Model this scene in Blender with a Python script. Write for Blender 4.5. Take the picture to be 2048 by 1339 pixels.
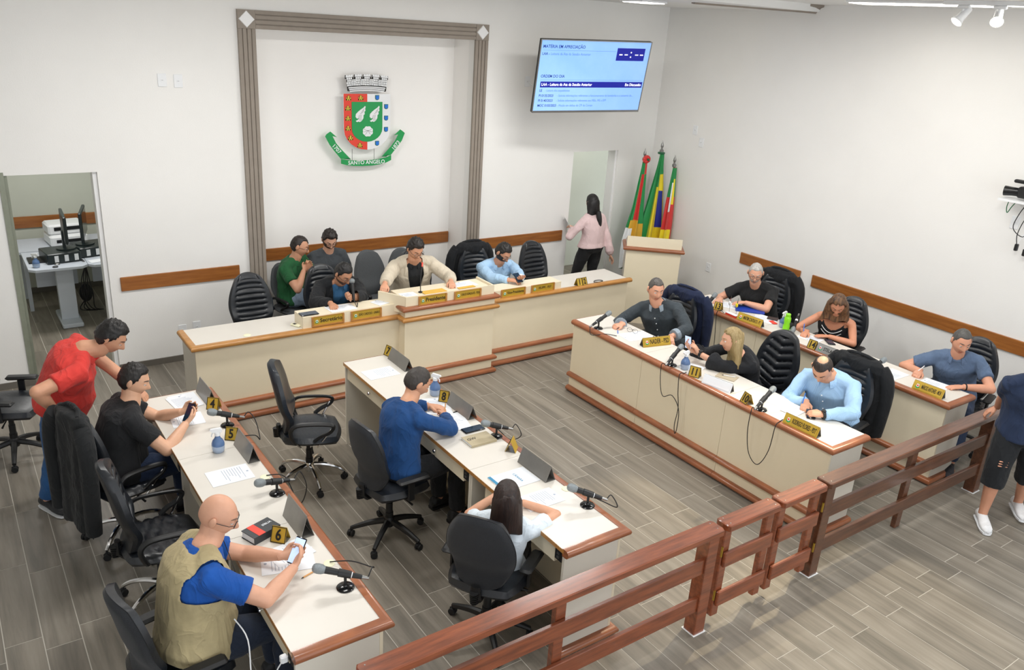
import bpy, bmesh, math, random
from math import sin, cos, pi, radians, sqrt, exp, atan2
from mathutils import Vector, Matrix, noise
random.seed(7)
V = Vector
for o in list(bpy.data.objects): bpy.data.objects.remove(o)
SC = bpy.context.scene
COL = SC.collection
# ------------------------------------------------------------ camera, light, exposure
cam_d = bpy.data.cameras.new('camera'); cam = bpy.data.objects.new('camera', cam_d); COL.objects.link(cam); SC.camera = cam
cam_d.sensor_width = 36.0; cam_d.lens = 1635.9/2048*36; cam_d.clip_start = .05; cam_d.clip_end = 100
_y, _p, _r = radians(-35.989), radians(-20.790), radians(3.745)
_f = V((-sin(_y)*cos(_p), cos(_y)*cos(_p), sin(_p))); _rt = V((cos(_y), sin(_y), 0)); _up = _rt.cross(_f)
_r2 = _rt*cos(_r)+_up*sin(_r); _u2 = _up*cos(_r)-_rt*sin(_r)
m = Matrix((( _r2.x, _u2.x, -_f.x), (_r2.y, _u2.y, -_f.y), (_r2.z, _u2.z, -_f.z))).to_4x4(); m.translation = V((-0.1446, -8.2804, 3.4655))
cam.matrix_world = m
SC.view_settings.view_transform = 'Standard'; SC.view_settings.look = 'None'; SC.view_settings.gamma = 1; SC.view_settings.exposure = 0.13
SC.view_settings.use_curve_mapping = False
SC.cycles.max_bounces = 6; SC.cycles.diffuse_bounces = 4; SC.cycles.glossy_bounces = 3; SC.cycles.transmission_bounces = 4
SC.cycles.use_denoising = True
SC.cycles.sample_clamp_indirect = 6.0
wd = bpy.data.worlds.new('world'); SC.world = wd; wd.use_nodes = True
wd.node_tree.nodes['Background'].inputs[0].default_value = (.93, .965, 1, 1); wd.node_tree.nodes['Background'].inputs[1].default_value = WORLD if 'WORLD' in globals() else 1.6
def area(name, loc, sx, sy, power, color=(1,1,1), rot=(0,0,0), spread=180):
    d = bpy.data.lights.new(name, 'AREA'); d.shape = 'RECTANGLE'; d.size = sx; d.size_y = sy; d.energy = power; d.color = color; d.spread = radians(spread)
    o = bpy.data.objects.new(name, d); COL.objects.link(o); o.location = loc; o.rotation_euler = rot; return o
# ceiling luminaires: three long fluorescent rows over the hall and one near the back wall
for i, (x, y, p) in enumerate([(1.6,-2.3,50),(5.0,-2.3,54),(1.2,-5.2,34),(4.6,-6.0,50)]):
    area('ceiling_lamp_light', (x, y, 3.74), 1.25, .32, p, (1, .985, .955))
area('ceiling_lamp_light', (6.0, -4.3, 3.78), .3, 1.3, 26, (1, .98, .95))
def spot(name, loc, to, power, size, color=(1, .86, .62), blend=.5, rad=.05):
    d = bpy.data.lights.new(name, 'SPOT'); d.energy = power; d.spot_size = radians(size); d.spot_blend = blend; d.color = color; d.shadow_soft_size = rad
    o = bpy.data.objects.new(name, d); COL.objects.link(o); o.location = loc
    o.rotation_euler = (V(to)-V(loc)).to_track_quat('-Z', 'Y').to_euler(); return o
spot('track_spot_light', (6.66,-4.50,3.55), (3.75,-4.95,0), 330, 28, (1,.82,.52))
spot('track_spot_light', (6.62,-4.98,3.52), (4.2,-6.3,0), 200, 30, (1,.82,.52))

# ------------------------------------------------------------ materials
def lin(h):
    if isinstance(h, str):
        h = h.lstrip('#'); c = [int(h[i:i+2], 16)/255 for i in (0, 2, 4)]
    else: c = list(h)
    return [x/12.92 if x <= .04045 else ((x+.055)/1.055)**2.4 for x in c] + [1.0]
def mat(name, col, rough=.5, metal=0, var=0, vscale=8, vstretch=(1,1,1), bump=0, bscale=60, bstretch=(1,1,1), emit=0, spec=.5, trans=0, alpha=1, coat=0, sheen=0, col2=None, fold=0, stripe=0):
    m = bpy.data.materials.new(name); m.use_nodes = True; nt = m.node_tree; b = nt.nodes['Principled BSDF']
    c = lin(col); b.inputs['Base Color'].default_value = c; b.inputs['Roughness'].default_value = rough; b.inputs['Metallic'].default_value = metal
    b.inputs['Specular IOR Level'].default_value = spec
    if trans: b.inputs['Transmission Weight'].default_value = trans
    if alpha < 1: b.inputs['Alpha'].default_value = alpha
    if coat: b.inputs['Coat Weight'].default_value = coat; b.inputs['Coat Roughness'].default_value = .12
    if sheen: b.inputs['Sheen Weight'].default_value = sheen
    if emit: b.inputs['Emission Color'].default_value = c; b.inputs['Emission Strength'].default_value = emit
    N = nt.nodes; L = nt.links
    tc = N.new('ShaderNodeTexCoord')
    if var or col2:
        mp = N.new('ShaderNodeMapping'); mp.inputs['Scale'].default_value = vstretch; L.new(tc.outputs['Object'], mp.inputs[0])
        nz = N.new('ShaderNodeTexNoise'); nz.inputs['Scale'].default_value = vscale; nz.inputs['Detail'].default_value = 5; nz.inputs['Roughness'].default_value = .6; L.new(mp.outputs[0], nz.inputs['Vector'])
        rp = N.new('ShaderNodeValToRGB'); L.new(nz.outputs['Fac'], rp.inputs[0])
        c2 = lin(col2) if col2 else [x*(1-var) for x in c[:3]]+[1]; c3 = c if col2 else [min(1, x*(1+var*.6)) for x in c[:3]]+[1]
        rp.color_ramp.elements[0].position = .32; rp.color_ramp.elements[1].position = .68
        rp.color_ramp.elements[0].color = c2; rp.color_ramp.elements[1].color = c3
        L.new(rp.outputs[0], b.inputs['Base Color'])
    if bump:
        mp = N.new('ShaderNodeMapping'); mp.inputs['Scale'].default_value = bstretch; L.new(tc.outputs['Object'], mp.inputs[0])
        nz = N.new('ShaderNodeTexNoise'); nz.inputs['Scale'].default_value = bscale; nz.inputs['Detail'].default_value = 3; L.new(mp.outputs[0], nz.inputs['Vector'])
        bp = N.new('ShaderNodeBump'); bp.inputs['Strength'].default_value = min(1, bump); bp.inputs['Distance'].default_value = .004; L.new(nz.outputs['Fac'], bp.inputs['Height']); L.new(bp.outputs[0], b.inputs['Normal'])
        if fold:
            mp = N.new('ShaderNodeMapping'); mp.inputs['Scale'].default_value = (1,1,.55); mp.inputs['Rotation'].default_value = (.3,.2,.5); L.new(tc.outputs['Object'], mp.inputs[0])
            n2 = N.new('ShaderNodeTexNoise'); n2.inputs['Scale'].default_value = 7; n2.inputs['Detail'].default_value = 2.5; n2.inputs['Distortion'].default_value = 1.4; L.new(mp.outputs[0], n2.inputs['Vector'])
            s1 = N.new('ShaderNodeMath'); s1.operation = 'SUBTRACT'; s1.inputs[1].default_value = .5; L.new(n2.outputs['Fac'], s1.inputs[0])
            s2 = N.new('ShaderNodeMath'); s2.operation = 'ABSOLUTE'; L.new(s1.outputs[0], s2.inputs[0]); s3 = N.new('ShaderNodeMath'); s3.operation = 'POWER'; s3.inputs[1].default_value = .6; L.new(s2.outputs[0], s3.inputs[0])
            b2 = N.new('ShaderNodeBump'); b2.invert = True; b2.inputs['Strength'].default_value = fold; b2.inputs['Distance'].default_value = .024; L.new(s3.outputs[0], b2.inputs['Height']); L.new(b2.outputs[0], bp.inputs['Normal'])
    if stripe:
        wv = N.new('ShaderNodeTexWave'); wv.inputs['Scale'].default_value = stripe; wv.inputs['Distortion'].default_value = .6; L.new(tc.outputs['Object'], wv.inputs['Vector']); wv.bands_direction = 'Y'
        r2 = N.new('ShaderNodeValToRGB'); r2.color_ramp.elements[0].position = .55; r2.color_ramp.elements[1].position = .75; r2.color_ramp.elements[0].color = c; r2.color_ramp.elements[1].color = [min(1, x*1.16+.03) for x in c[:3]]+[1]
        L.new(wv.outputs['Fac'], r2.inputs[0]); L.new(r2.outputs[0], b.inputs['Base Color'])
    return m
M = {}
M['wall'] = mat('wall_paint', '#f2f1ee', .75, bump=.15, bscale=90, var=.02, vscale=1.5)
M['wall_green'] = mat('office_wall_paint', '#c9ccc0', .8, var=.03, vscale=2)
M['niche'] = mat('niche_paint', '#fbf9f6', .75, var=.015, vscale=2)
M['ceil'] = mat('ceiling_paint', '#f0f0ee', .85, var=.02, vscale=2)
M['taupe'] = mat('taupe_paint', '#958b80', .6, var=.06, vscale=10)
M['white_gloss'] = mat('white_paint', '#f4f4f4', .35, var=.01)
M['plastic_white'] = mat('white_plastic', '#eef0f2', .4, var=.01)
M['laminate'] = mat('cream_laminate_top', '#ddd8cf', .36, var=.025, vscale=3, bump=.05, bscale=200)
M['panel'] = mat('cream_laminate_panel', '#ebdfc4', .42, var=.025, vscale=3)
M['panel_side'] = mat('pale_laminate_side', '#ded8ca', .42, var=.03, vscale=3)
M['wood_red'] = mat('reddish_brown_wood', '#a4643f', .32, vscale=5, vstretch=(1,1,9), col2='#875034', bump=.1, bscale=40, coat=.3)
M['wood_gold'] = mat('golden_wood', '#c28a45', .35, vscale=6, vstretch=(1,6,6), col2='#a8743a', coat=.3)
M['wood_rail'] = mat('bumper_rail_wood', '#a96b32', .4, vscale=3, vstretch=(1,1,12), col2='#8a5124', coat=.2)
M['wood_fence'] = mat('varnished_fence_wood', '#97502f', .3, vscale=6, vstretch=(.6,6,6), col2='#69351f', coat=.7, bump=.12, bscale=30, bstretch=(1,10,10))
M['wood_fence_dark'] = mat('dark_fence_wood', '#6c432c', .34, vscale=6, vstretch=(.6,6,6), col2='#4a2b1b', coat=.5)
M['grout'] = mat('floor_grout', '#c4bfb4', .9, var=.05)
M['base'] = mat('grey_baseboard', '#6b665e', .5, var=.08)
M['leather'] = mat('black_leather', '#1a1e24', .36, bump=.25, bscale=45, var=.15, vscale=12, spec=.6)
M['leather2'] = mat('worn_black_leather', '#20262e', .34, bump=.45, bscale=22, bstretch=(1,3,1), var=.2, spec=.6)
M['fabric_chair'] = mat('charcoal_chair_fabric', '#26282c', .95, bump=.4, bscale=300, var=.15, vscale=120, sheen=.1)
M['fabric_grey'] = mat('grey_chair_fabric', '#54575a', .95, bump=.4, bscale=300, var=.15, vscale=120)
M['blk'] = mat('black_plastic', '#17181a', .45, var=.1)
M['blk_gloss'] = mat('glossy_black_plastic', '#0d0e10', .15, var=.1)
M['chrome'] = mat('polished_chrome', '#d8d8d8', .12, metal=1, var=.03)
M['steel'] = mat('brushed_steel', '#9a9a98', .38, metal=1, var=.1)
M['acrylic'] = mat('grey_smoked_acrylic', '#8b8984', .22, metal=.35, var=.12, vscale=6)
M['gold'] = mat('gold_plate', '#c9a63c', .38, metal=.25, var=.12, vscale=6)
M['ink'] = mat('black_ink', '#14120e', .6, var=.05)
M['paper'] = mat('white_paper', '#edf1f6', .7, var=.01)
M['textgrey'] = mat('grey_print', '#a9b3c4', .7, var=.05)
M['rubber'] = mat('black_rubber', '#111214', .7, var=.1)
M['cable'] = mat('black_cable', '#18191b', .5, var=.05)
M['mesh_grille'] = mat('mic_grille', '#9aa2a6', .4, metal=.7, bump=.9, bscale=500, var=.2, vscale=300)
M['red'] = mat('red_paint', '#e8432f', .5, var=.02); M['green'] = mat('green_paint', '#169b50', .5, var=.02); M['green_dark'] = mat('dark_green_paint', '#0c6b3c', .5, var=.02)
M['blue'] = mat('blue_paint', '#1e74d8', .5, var=.02); M['yellow'] = mat('yellow_paint', '#e3cf3e', .5, var=.02)
M['bottle_blue'] = mat('translucent_blue_plastic', '#6f8fc0', .15, trans=.35, var=.03)
M['liquid'] = mat('pale_blue_liquid', '#b8cbe6', .12, trans=.3, var=.02)
M['lime'] = mat('lime_plastic', '#8ee32a', .3, var=.03)
M['brass'] = mat('brass', '#c7a84a', .3, metal=1, var=.05)
M['cream_plastic'] = mat('cream_plastic', '#f2efcf', .5, var=.02)
M['screen_dark'] = mat('phone_glass', '#1d3348', .12, var=.1)
M['screen_lit'] = mat('lit_phone_screen', '#b8cdf0', .2, emit=.7, var=.03)
M['tv_screen'] = mat('tv_screen', '#93bbf2', .3, emit=.42, spec=.2, vscale=1.2, col2='#74a3ea')
M['tv_navy'] = mat('tv_navy_band', '#20258f', .3, emit=.35, spec=.2)
M['tv_text'] = mat('tv_blue_text', '#2c4590', .3, emit=.3, spec=.2); M['tv_text2'] = mat('tv_pale_text', '#5f86c8', .3, emit=.35, spec=.2); M['tv_white'] = mat('tv_white_text', '#ffffff', .3, emit=1)
M['lamp'] = mat('lamp_diffuser', '#fffaf0', .5, emit=6); M['lamp_warm'] = mat('spot_lens', '#fff2d8', .5, emit=25)
M['desk_grey'] = mat('grey_office_laminate', '#c9d0da', .4, var=.02)
M['mon'] = mat('dark_monitor_shell', '#202a2c', .35, var=.08)
# floor plank: wood-look porcelain, per-object tint
def plank_mat():
    m = bpy.data.materials.new('wood_look_porcelain'); m.use_nodes = True; nt = m.node_tree; N = nt.nodes; L = nt.links; b = N['Principled BSDF']
    g = N.new('ShaderNodeNewGeometry'); mp = N.new('ShaderNodeMapping'); mp.inputs['Scale'].default_value = (11, .8, 1); L.new(g.outputs['Position'], mp.inputs[0])
    oi = N.new('ShaderNodeObjectInfo'); ad = N.new('ShaderNodeVectorMath'); ad.operation = 'MULTIPLY_ADD'
    cb = N.new('ShaderNodeCombineXYZ'); L.new(oi.outputs['Random'], cb.inputs[0]); L.new(oi.outputs['Random'], cb.inputs[1]); L.new(oi.outputs['Random'], cb.inputs[2])
    ad.inputs[1].default_value = (37, 51, 13); L.new(cb.outputs[0], ad.inputs[0]); L.new(mp.outputs[0], ad.inputs[2])
    n1 = N.new('ShaderNodeTexNoise'); n1.inputs['Scale'].default_value = 1.1; n1.inputs['Detail'].default_value = 7; n1.inputs['Roughness'].default_value = .62; n1.inputs['Distortion'].default_value = .35; L.new(ad.outputs[0], n1.inputs['Vector'])
    r = N.new('ShaderNodeValToRGB'); L.new(n1.outputs['Fac'], r.inputs[0]); e = r.color_ramp.elements
    e[0].position = .3; e[0].color = lin('#6a655c'); e[1].position = .75; e[1].color = lin('#999286')
    k = r.color_ramp.elements.new(.5); k.color = lin('#837c71')
    hs = N.new('ShaderNodeHueSaturation'); L.new(r.outputs[0], hs.inputs['Color']); mr = N.new('ShaderNodeMapRange'); mr.inputs[3].default_value = .9; mr.inputs[4].default_value = 1.08
    L.new(oi.outputs['Random'], mr.inputs[0]); L.new(mr.outputs[0], hs.inputs['Value']); L.new(hs.outputs[0], b.inputs['Base Color'])
    b.inputs['Roughness'].default_value = .42; b.inputs['Specular IOR Level'].default_value = .4
    bp = N.new('ShaderNodeBump'); bp.inputs['Strength'].default_value = .12; bp.inputs['Distance'].default_value = .003; L.new(n1.outputs['Fac'], bp.inputs['Height']); L.new(bp.outputs[0], b.inputs['Normal'])
    return m
M['plank'] = plank_mat()

# ------------------------------------------------------------ mesh builder
def frame_from(d, ref=V((0,0,1))):
    d = d.normalized()
    if abs(d.dot(ref)) > .97: ref = V((1,0,0))
    a = ref.cross(d).normalized(); b = d.cross(a); return a, b
def root_off(p):
    while p is not None:
        if p.get('_w'): return V(p['_w'])
        p = p.parent
    return None
class MB:
    def __init__(s): s.v = []; s.f = []; s.m = []
    def add(s, vs, fs, mi=0, T=None):
        k = len(s.v); s.v += [V(p) if T is None else T @ V(p) for p in vs]; s.f += [tuple(i+k for i in f) for f in fs]; s.m += [mi]*len(fs)
    def box(s, c, d, rz=0, mi=0, T=None, bev=0):
        x, y, z = d[0]/2, d[1]/2, d[2]/2; R = Matrix.Translation(V(c)) @ Matrix.Rotation(rz, 4, 'Z')
        if T is not None: R = T @ R
        if bev <= 0:
            vs = [(a*x, b*y, c_*z) for c_ in (-1,1) for b in (-1,1) for a in (-1,1)]
            s.add(vs, [(0,2,3,1),(4,5,7,6),(0,1,5,4),(2,6,7,3),(0,4,6,2),(1,3,7,5)], mi, R)
        else:
            b_ = min(bev, x*.9, y*.9, z*.9); o = []
            def rect(w, h, r): return [(w-r,-h),(w,-h+r),(w,h-r),(w-r,h),(-w+r,h),(-w,h-r),(-w,-h+r),(-w+r,-h)]
            rings = [[(p[0],p[1],-z) for p in rect(x-b_,y-b_,b_*.5)], [(p[0],p[1],-z+b_) for p in rect(x,y,b_)], [(p[0],p[1],z-b_) for p in rect(x,y,b_)], [(p[0],p[1],z) for p in rect(x-b_,y-b_,b_*.5)]]
            s.loft(rings, mi=mi, T=R)
    def span(s, a, b, mi=0, T=None, bev=0):
        s.box([(a[i]+b[i])/2 for i in range(3)], [abs(b[i]-a[i]) for i in range(3)], 0, mi, T, bev)
    def loft(s, rings, mi=0, T=None, cap=True, closed=True, loop=False):
        n = len(rings[0]); vs = [p for r in rings for p in r]; fs = []
        for i in range(len(rings)-(0 if loop else 1)):
            a = i*n; b = ((i+1) % len(rings))*n
            for j in range(n if closed else n-1):
                k = (j+1) % n; fs.append((a+j, a+k, b+k, b+j))
        if cap and not loop and closed:
            fs.append(tuple(range(n-1, -1, -1))); fs.append(tuple((len(rings)-1)*n+j for j in range(n)))
        s.add(vs, fs, mi, T)
    def tube(s, pts, r, n=8, mi=0, T=None, cap=True, sx=1, loop=False):
        pts = [V(p) for p in pts]; rs = r if isinstance(r, (list, tuple)) else [r]*len(pts)
        rings = []; a = None
        for i, p in enumerate(pts):
            if loop: d = pts[(i+1) % len(pts)]-pts[i-1]
            else: d = (pts[min(i+1, len(pts)-1)]-pts[max(i-1, 0)])
            if d.length < 1e-9: d = V((0,0,1))
            d.normalize()
            if a is None: a, b = frame_from(d)
            else:
                a = (a-d*a.dot(d)); a = a.normalized() if a.length > 1e-6 else frame_from(d)[0]; b = d.cross(a)
            rings.append([p+(a*cos(2*pi*k/n)*sx+b*sin(2*pi*k/n))*rs[i] for k in range(n)])
        s.loft(rings, mi, T, cap, loop=loop)
    def lathe(s, prof, n=16, c=(0,0,0), mi=0, T=None):
        rings = [[(c[0]+r*cos(2*pi*k/n), c[1]+r*sin(2*pi*k/n), c[2]+z) for k in range(n)] for r, z in prof]
        s.loft(rings, mi, T)
    def prism(s, poly, h0, h1, mi=0, T=None):
        s.loft([[(x,y,h0) for x,y in poly], [(x,y,h1) for x,y in poly]], mi, T)
    def ball(s, c, r, n=10, mi=0, T=None, sc=(1,1,1)):
        c = V(c); rings = []
        for i in range(n+1):
            ph = pi*i/n; rr = max(sin(ph), 1e-3)*r
            rings.append([(c.x+rr*cos(2*pi*k/(n*2))*sc[0], c.y+rr*sin(2*pi*k/(n*2))*sc[1], c.z-cos(ph)*r*sc[2]) for k in range(n*2)])
        s.loft(rings, mi, T)
    def cushion(s, hw, hh, th, tb, a=.55, n=16, m_=18, p=4, curve=None, ribs=None, mi=0, T=None, taper=None):
        # pillow in the xz plane, front to +y ; hw,hh half sizes ; th/tb thickness front/back
        def pt(i, j, front):
            u = -1+2*i/n; w = -1+2*j/m_
            x = u*sqrt(max(0, 1-a*w*w)) ; z = w*sqrt(max(0, 1-a*.6*u*u))
            e = max(abs(u), abs(w)); k = max(0, 1-e**p)**(1/p*1.6)
            y = (th if front else -tb)*k
            if ribs and front: y -= ribs(u, w)*k
            X = x*hw*(taper(w) if taper else 1); Z = z*hh
            if curve: y += curve(X, Z, u, w)
            return (X, y, Z)
        vs = []; fs = []; W = n+1
        for fr in (1, 0):
            for j in range(m_+1):
                for i in range(n+1): vs.append(pt(i, j, fr))
        o = W*(m_+1)
        for j in range(m_):
            for i in range(n):
                q = (j*W+i, j*W+i+1, (j+1)*W+i+1, (j+1)*W+i); fs.append(q[::-1]); fs.append(tuple(o+k for k in q))
        s.add(vs, fs, mi, T)
    def mesh(s, name, mats, off=None, sharp=38, merge=0):
        me = bpy.data.meshes.new(name)
        me.from_pydata([(p-off) if off is not None else p for p in s.v], [], s.f)
        for mm in (mats if isinstance(mats, (list, tuple)) else [mats]): me.materials.append(M[mm] if isinstance(mm, str) else mm)
        me.polygons.foreach_set('material_index', s.m)
        bm = bmesh.new(); bm.from_mesh(me)
        if merge: bmesh.ops.remove_doubles(bm, verts=bm.verts, dist=merge)
        bmesh.ops.recalc_face_normals(bm, faces=bm.faces); bm.to_mesh(me); bm.free()
        me.polygons.foreach_set('use_smooth', [True]*len(me.polygons))
        me.set_sharp_from_angle(angle=radians(sharp))
        return me
    def build(s, name, mats, parent=None, off=None, sharp=38, merge=0):
        if off is None: off = root_off(parent)
        return put(name, s.mesh(name, mats, off, sharp, merge), parent)
def put(name, me, parent=None):
    o = bpy.data.objects.new(name, me); COL.objects.link(o)
    if parent is not None: o.parent = parent
    return o
def tag(o, label, cat, group=None, kind=None):
    o['label'] = label; o['category'] = cat
    if group: o['group'] = group
    if kind: o['kind'] = kind
    return o
def thing(name, label, cat, loc=(0,0,0), rz=0, group=None, world=False):
    o = bpy.data.objects.new(name, None); o.empty_display_size = .1; COL.objects.link(o); o.location = loc; o.rotation_euler = (0,0,rz)
    if world: o['_w'] = list(loc)
    return tag(o, label, cat, group)
def struct(name, mb, mats, parent=None, sharp=38):
    o = mb.build(name, mats, parent, sharp=sharp)
    if parent is None: o['kind'] = 'structure'
    return o
def copy_tree(o, parent=None, loc=None, rz=None, label=None):
    c = o.copy(); COL.objects.link(c)
    if parent is not None: c.parent = parent
    if loc is not None: c.location = loc
    if rz is not None: c.rotation_euler = (0,0,rz)
    if label: c['label'] = label
    for ch in list(o.children): copy_tree(ch, c)
    return c
def text(body, size, T, mt, name='lettering', parent=None, off=None, ext=.0006, bold=.0, sx=1, align='CENTER', spacing=1, fit=None):
    cu = bpy.data.curves.new(name, 'FONT'); cu.body = body; cu.size = size; cu.extrude = ext; cu.offset = bold; cu.align_x = align; cu.align_y = 'CENTER'; cu.resolution_u = 3; cu.space_character = spacing
    o = bpy.data.objects.new('t', cu); COL.objects.link(o); dg = bpy.context.evaluated_depsgraph_get()
    me = bpy.data.meshes.new_from_object(o.evaluated_get(dg)); bpy.data.objects.remove(o); bpy.data.curves.remove(cu)
    wd_ = (max((v.co.x for v in me.vertices), default=0)-min((v.co.x for v in me.vertices), default=0))*sx
    if fit and wd_ > fit: sx *= fit/wd_
    me.transform(T @ Matrix.Diagonal((sx,1,1,1)))
    if off is None: off = root_off(parent)
    if off is not None: me.transform(Matrix.Translation(-off))
    me.materials.clear(); me.materials.append(M[mt]); me.name = name
    return put(name, me, parent)
def basis(o, x, y, z=None):
    x = V(x).normalized(); y = V(y); z = x.cross(y).normalized() if z is None else V(z); y = z.cross(x)
    m = Matrix(((x.x,y.x,z.x),(x.y,y.y,z.y),(x.z,y.z,z.z))).to_4x4(); m.translation = V(o); return m
def smooth_path(pts, k=5):
    pts = [V(p) for p in pts]; out = []
    for i in range(len(pts)-1):
        p0 = pts[max(i-1,0)]; p1 = pts[i]; p2 = pts[i+1]; p3 = pts[min(i+2,len(pts)-1)]
        for j in range(k):
            t = j/k; out.append(.5*((2*p1)+(-p0+p2)*t+(2*p0-5*p1+4*p2-p3)*t*t+(-p0+3*p1-3*p2+p3)*t**3))
    out.append(pts[-1]); return out
# ============================================================ room shell
XW, ZC = 8.07, 3.787
# floor: grout bed with separate wood-look planks
mb = MB(); mb.span((-3.2,-9.5,-.12), (XW+.15, 3.1,-.0012)); floor = struct('floor', mb, 'grout')
PW, PL = .19, .787
def pinfo(k, j):
    x0 = -.045+PW*k; y0 = (-3.86 if k % 2 == 0 else -3.735)+PL*j
    return x0, y0
_ci = cam.matrix_world.inverted()
planks = []
for k in range(-17, 44):
    for j in range(-8, 9):
        x0, y0 = pinfo(k, j); x1, y1 = x0+PW, y0+PL
        if y0 > 2.9 or y1 < -9.4 or x0 > XW: continue
        if y0 < 0 < y1 and not (.34 < (x0+x1)/2 < 1.08): y1 = min(y1, .5)
        if y0 >= 0 and not (-.9 < x0 < 2.2) : continue
        p = _ci @ V(((x0+x1)/2, (y0+y1)/2, 0))
        vis = False
        for px_, py_ in ((x0,y0),(x1,y0),(x0,y1),(x1,y1),((x0+x1)/2,(y0+y1)/2)):
            q = _ci @ V((px_, py_, 0))
            if q.z < -.3:
                u = q.x/-q.z*1635.9; w = q.y/-q.z*1635.9
                if abs(u) < 1030 and abs(w) < 675: vis = True
        # floor under the desk rows and behind the president's table is hidden
        hid = (y0 > -1.5 and x0 > 1.5) or (4.9 < x0 < 5.2 and -5.3 < y0 < -3.2) or (6.45 < x0 and y0 > -5.2)
        planks.append((0 if (vis and not hid) else 1, p.length, x0, y0, x1, y1))
planks.sort()
base_mesh = None
stuff = MB(); G = .0026
for i, (h, d, x0, y0, x1, y1) in enumerate(planks):
    if i < 296:
        w_, l_ = x1-x0, y1-y0
        if abs(l_-PL) < .001:
            if base_mesh is None:
                b = MB(); b.span((G-PW/2, G-PL/2, -.0011), (PW/2-G, PL/2-G, 0)); base_mesh = b.mesh('plank', 'plank')
            o = put('plank', base_mesh, floor); o.location = ((x0+x1)/2, (y0+y1)/2, 0)
        else:
            b = MB(); b.span((x0+G, y0+G, -.0011), (x1-G, y1-G, 0)); b.build('plank', 'plank', floor)
    else: stuff.span((x0+G, y0+G, -.0011), (x1-G, min(y1-G, 2.9), 0))
o = stuff.build('plank_field', 'plank', floor); o['kind'] = 'stuff'
# back wall (thickness 0.16, front face at y=0) with two doorways and the niche opening
NX0, NX1, NY, NZ = 2.59, 5.115, .489, 3.275
mb = MB(); zt = 4.2
def wseg(x0, x1, z0, z1, y0=0, y1=.16): mb.span((x0,y0,z0), (x1,y1,z1))
wseg(-3.2,.342,0,zt); wseg(.342,1.077,1.971,zt); wseg(1.077,NX0,0,zt); wseg(NX0,NX1,NZ,zt); wseg(NX1,6.663,0,zt); wseg(6.663,7.427,1.971,zt); wseg(7.427,XW,0,zt)
struct('wall_back', mb, 'wall')
mb = MB(); mb.span((NX0-.1,NY,0),(NX1+.1,NY+.1,NZ+.1)); mb.span((NX0-.1,.161,0),(NX0,NY,NZ+.1)); mb.span((NX1,.161,0),(NX1+.1,NY,NZ+.1)); mb.span((NX0,.161,NZ),(NX1,NY,NZ+.1))
struct('wall_niche', mb, 'niche')
mb = MB(); mb.span((XW,-9.5,0),(XW+.15,.16,4.2)); struct('wall_right', mb, 'wall')
mb = MB(); mb.span((-3.3,-9.5,0),(-3.2,.16,4.2)); struct('wall_left', mb, 'wall')
# ceiling: lower zone over the council, beam, raised zone beyond y=-2.3 next to the right wall
mb = MB(); mb.span((-3.2,-2.28,ZC),(XW,.0,ZC+.12)); mb.span((-3.2,-9.5,3.86),(XW,-2.28,3.98)); struct('ceiling', mb, 'ceil')
mb = MB(); prof = [(-2.20,ZC+.02),(-2.20,ZC-.012),(-2.24,ZC-.018),(-2.27,ZC+.015),(-2.30,ZC+.04),(-2.33,ZC+.05),(-2.33,3.875),(-2.20,3.875)]
x0, x1 = 6.6, XW-.001
mb.loft([[(x0,y+(.42),z) for y,z in prof],[(x1,y,z) for y,z in prof]]); struct('trim_1', mb, 'taupe')
# niche frame: fluted pilasters and lintel with diamond corner blocks
FX0, FX1, FZ = 2.421, 5.248, 3.436; FW = .168
def fluted(axis, a0, a1, c0):      # strips with recessed grooves
    b = MB(); ns = 4; gap = .007; w = (FW-gap*(ns-1))/ns
    for i in range(ns):
        s0 = c0+i*(w+gap); s1 = s0+w
        if axis == 'z': b.span((s0,-.035,a0),(s1,-.0005,a1), bev=.003)
        else: b.span((a0,-.035,s0),(a1,-.0005,s1), bev=.003)
        if i < ns-1:
            if axis == 'z': b.span((s1,-.022,a0),(s1+gap,-.0005,a1))
            else: b.span((a0,-.022,s1),(a1,-.0005,s1+gap))
    return b
fr = bpy.data.objects.new('trim_2', None); COL.objects.link(fr); fr['kind'] = 'structure'
fluted('z', 0, FZ-FW, FX0).build('pilaster', 'taupe', fr); fluted('z', 0, FZ-FW, FX1-FW).build('pilaster', 'taupe', fr)
fluted('x', FX0+FW, FX1-FW, FZ-FW).build('lintel', 'taupe', fr)
for x in (FX0, FX1-FW):
    b = MB(); b.span((x,-.037,FZ-FW),(x+FW,-.0005,FZ)); b.build('corner_block', 'taupe', fr)
    b = MB(); c = (x+FW/2, FZ-FW/2); r = .078
    b.loft([[(c[0]+r*k*sx, yy, c[1]+r*k*sz) for sx,sz in ((1,0),(0,1),(-1,0),(0,-1))] for yy,k in ((-.036,1),(-.047,.93))]); b.build('diamond', 'white_gloss', fr)
# bumper rails on the walls
def rail(a, b_, label, grp='wooden bumper rails on the walls'):
    mb = MB(); mb.span(a, b_, bev=.004); o = mb.build('bumper_rail', 'wood_rail'); tag(o, label, 'rail', grp); return o
R0, R1 = .818, .957
rail((1.167,-.022,R0),(2.309,-.001,R1),'varnished wooden bumper rail on the back wall left of the niche, beside the left doorway')
rail((2.60,NY-.022,R0),(5.107,NY-.001,R1),'long varnished wooden bumper rail inside the niche behind the president')
rail((5.262,-.022,R0),(6.568,-.001,R1),'varnished wooden bumper rail on the back wall between niche and right doorway')
rail((XW-.022,-2.681,R0),(XW-.001,-1.78,R1),'short varnished wooden bumper rail on the right wall, nearer the room corner')
rail((XW-.022,-7.5,R0),(XW-.001,-2.846,R1),'long varnished wooden bumper rail on the right wall running to the photo edge')
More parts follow.
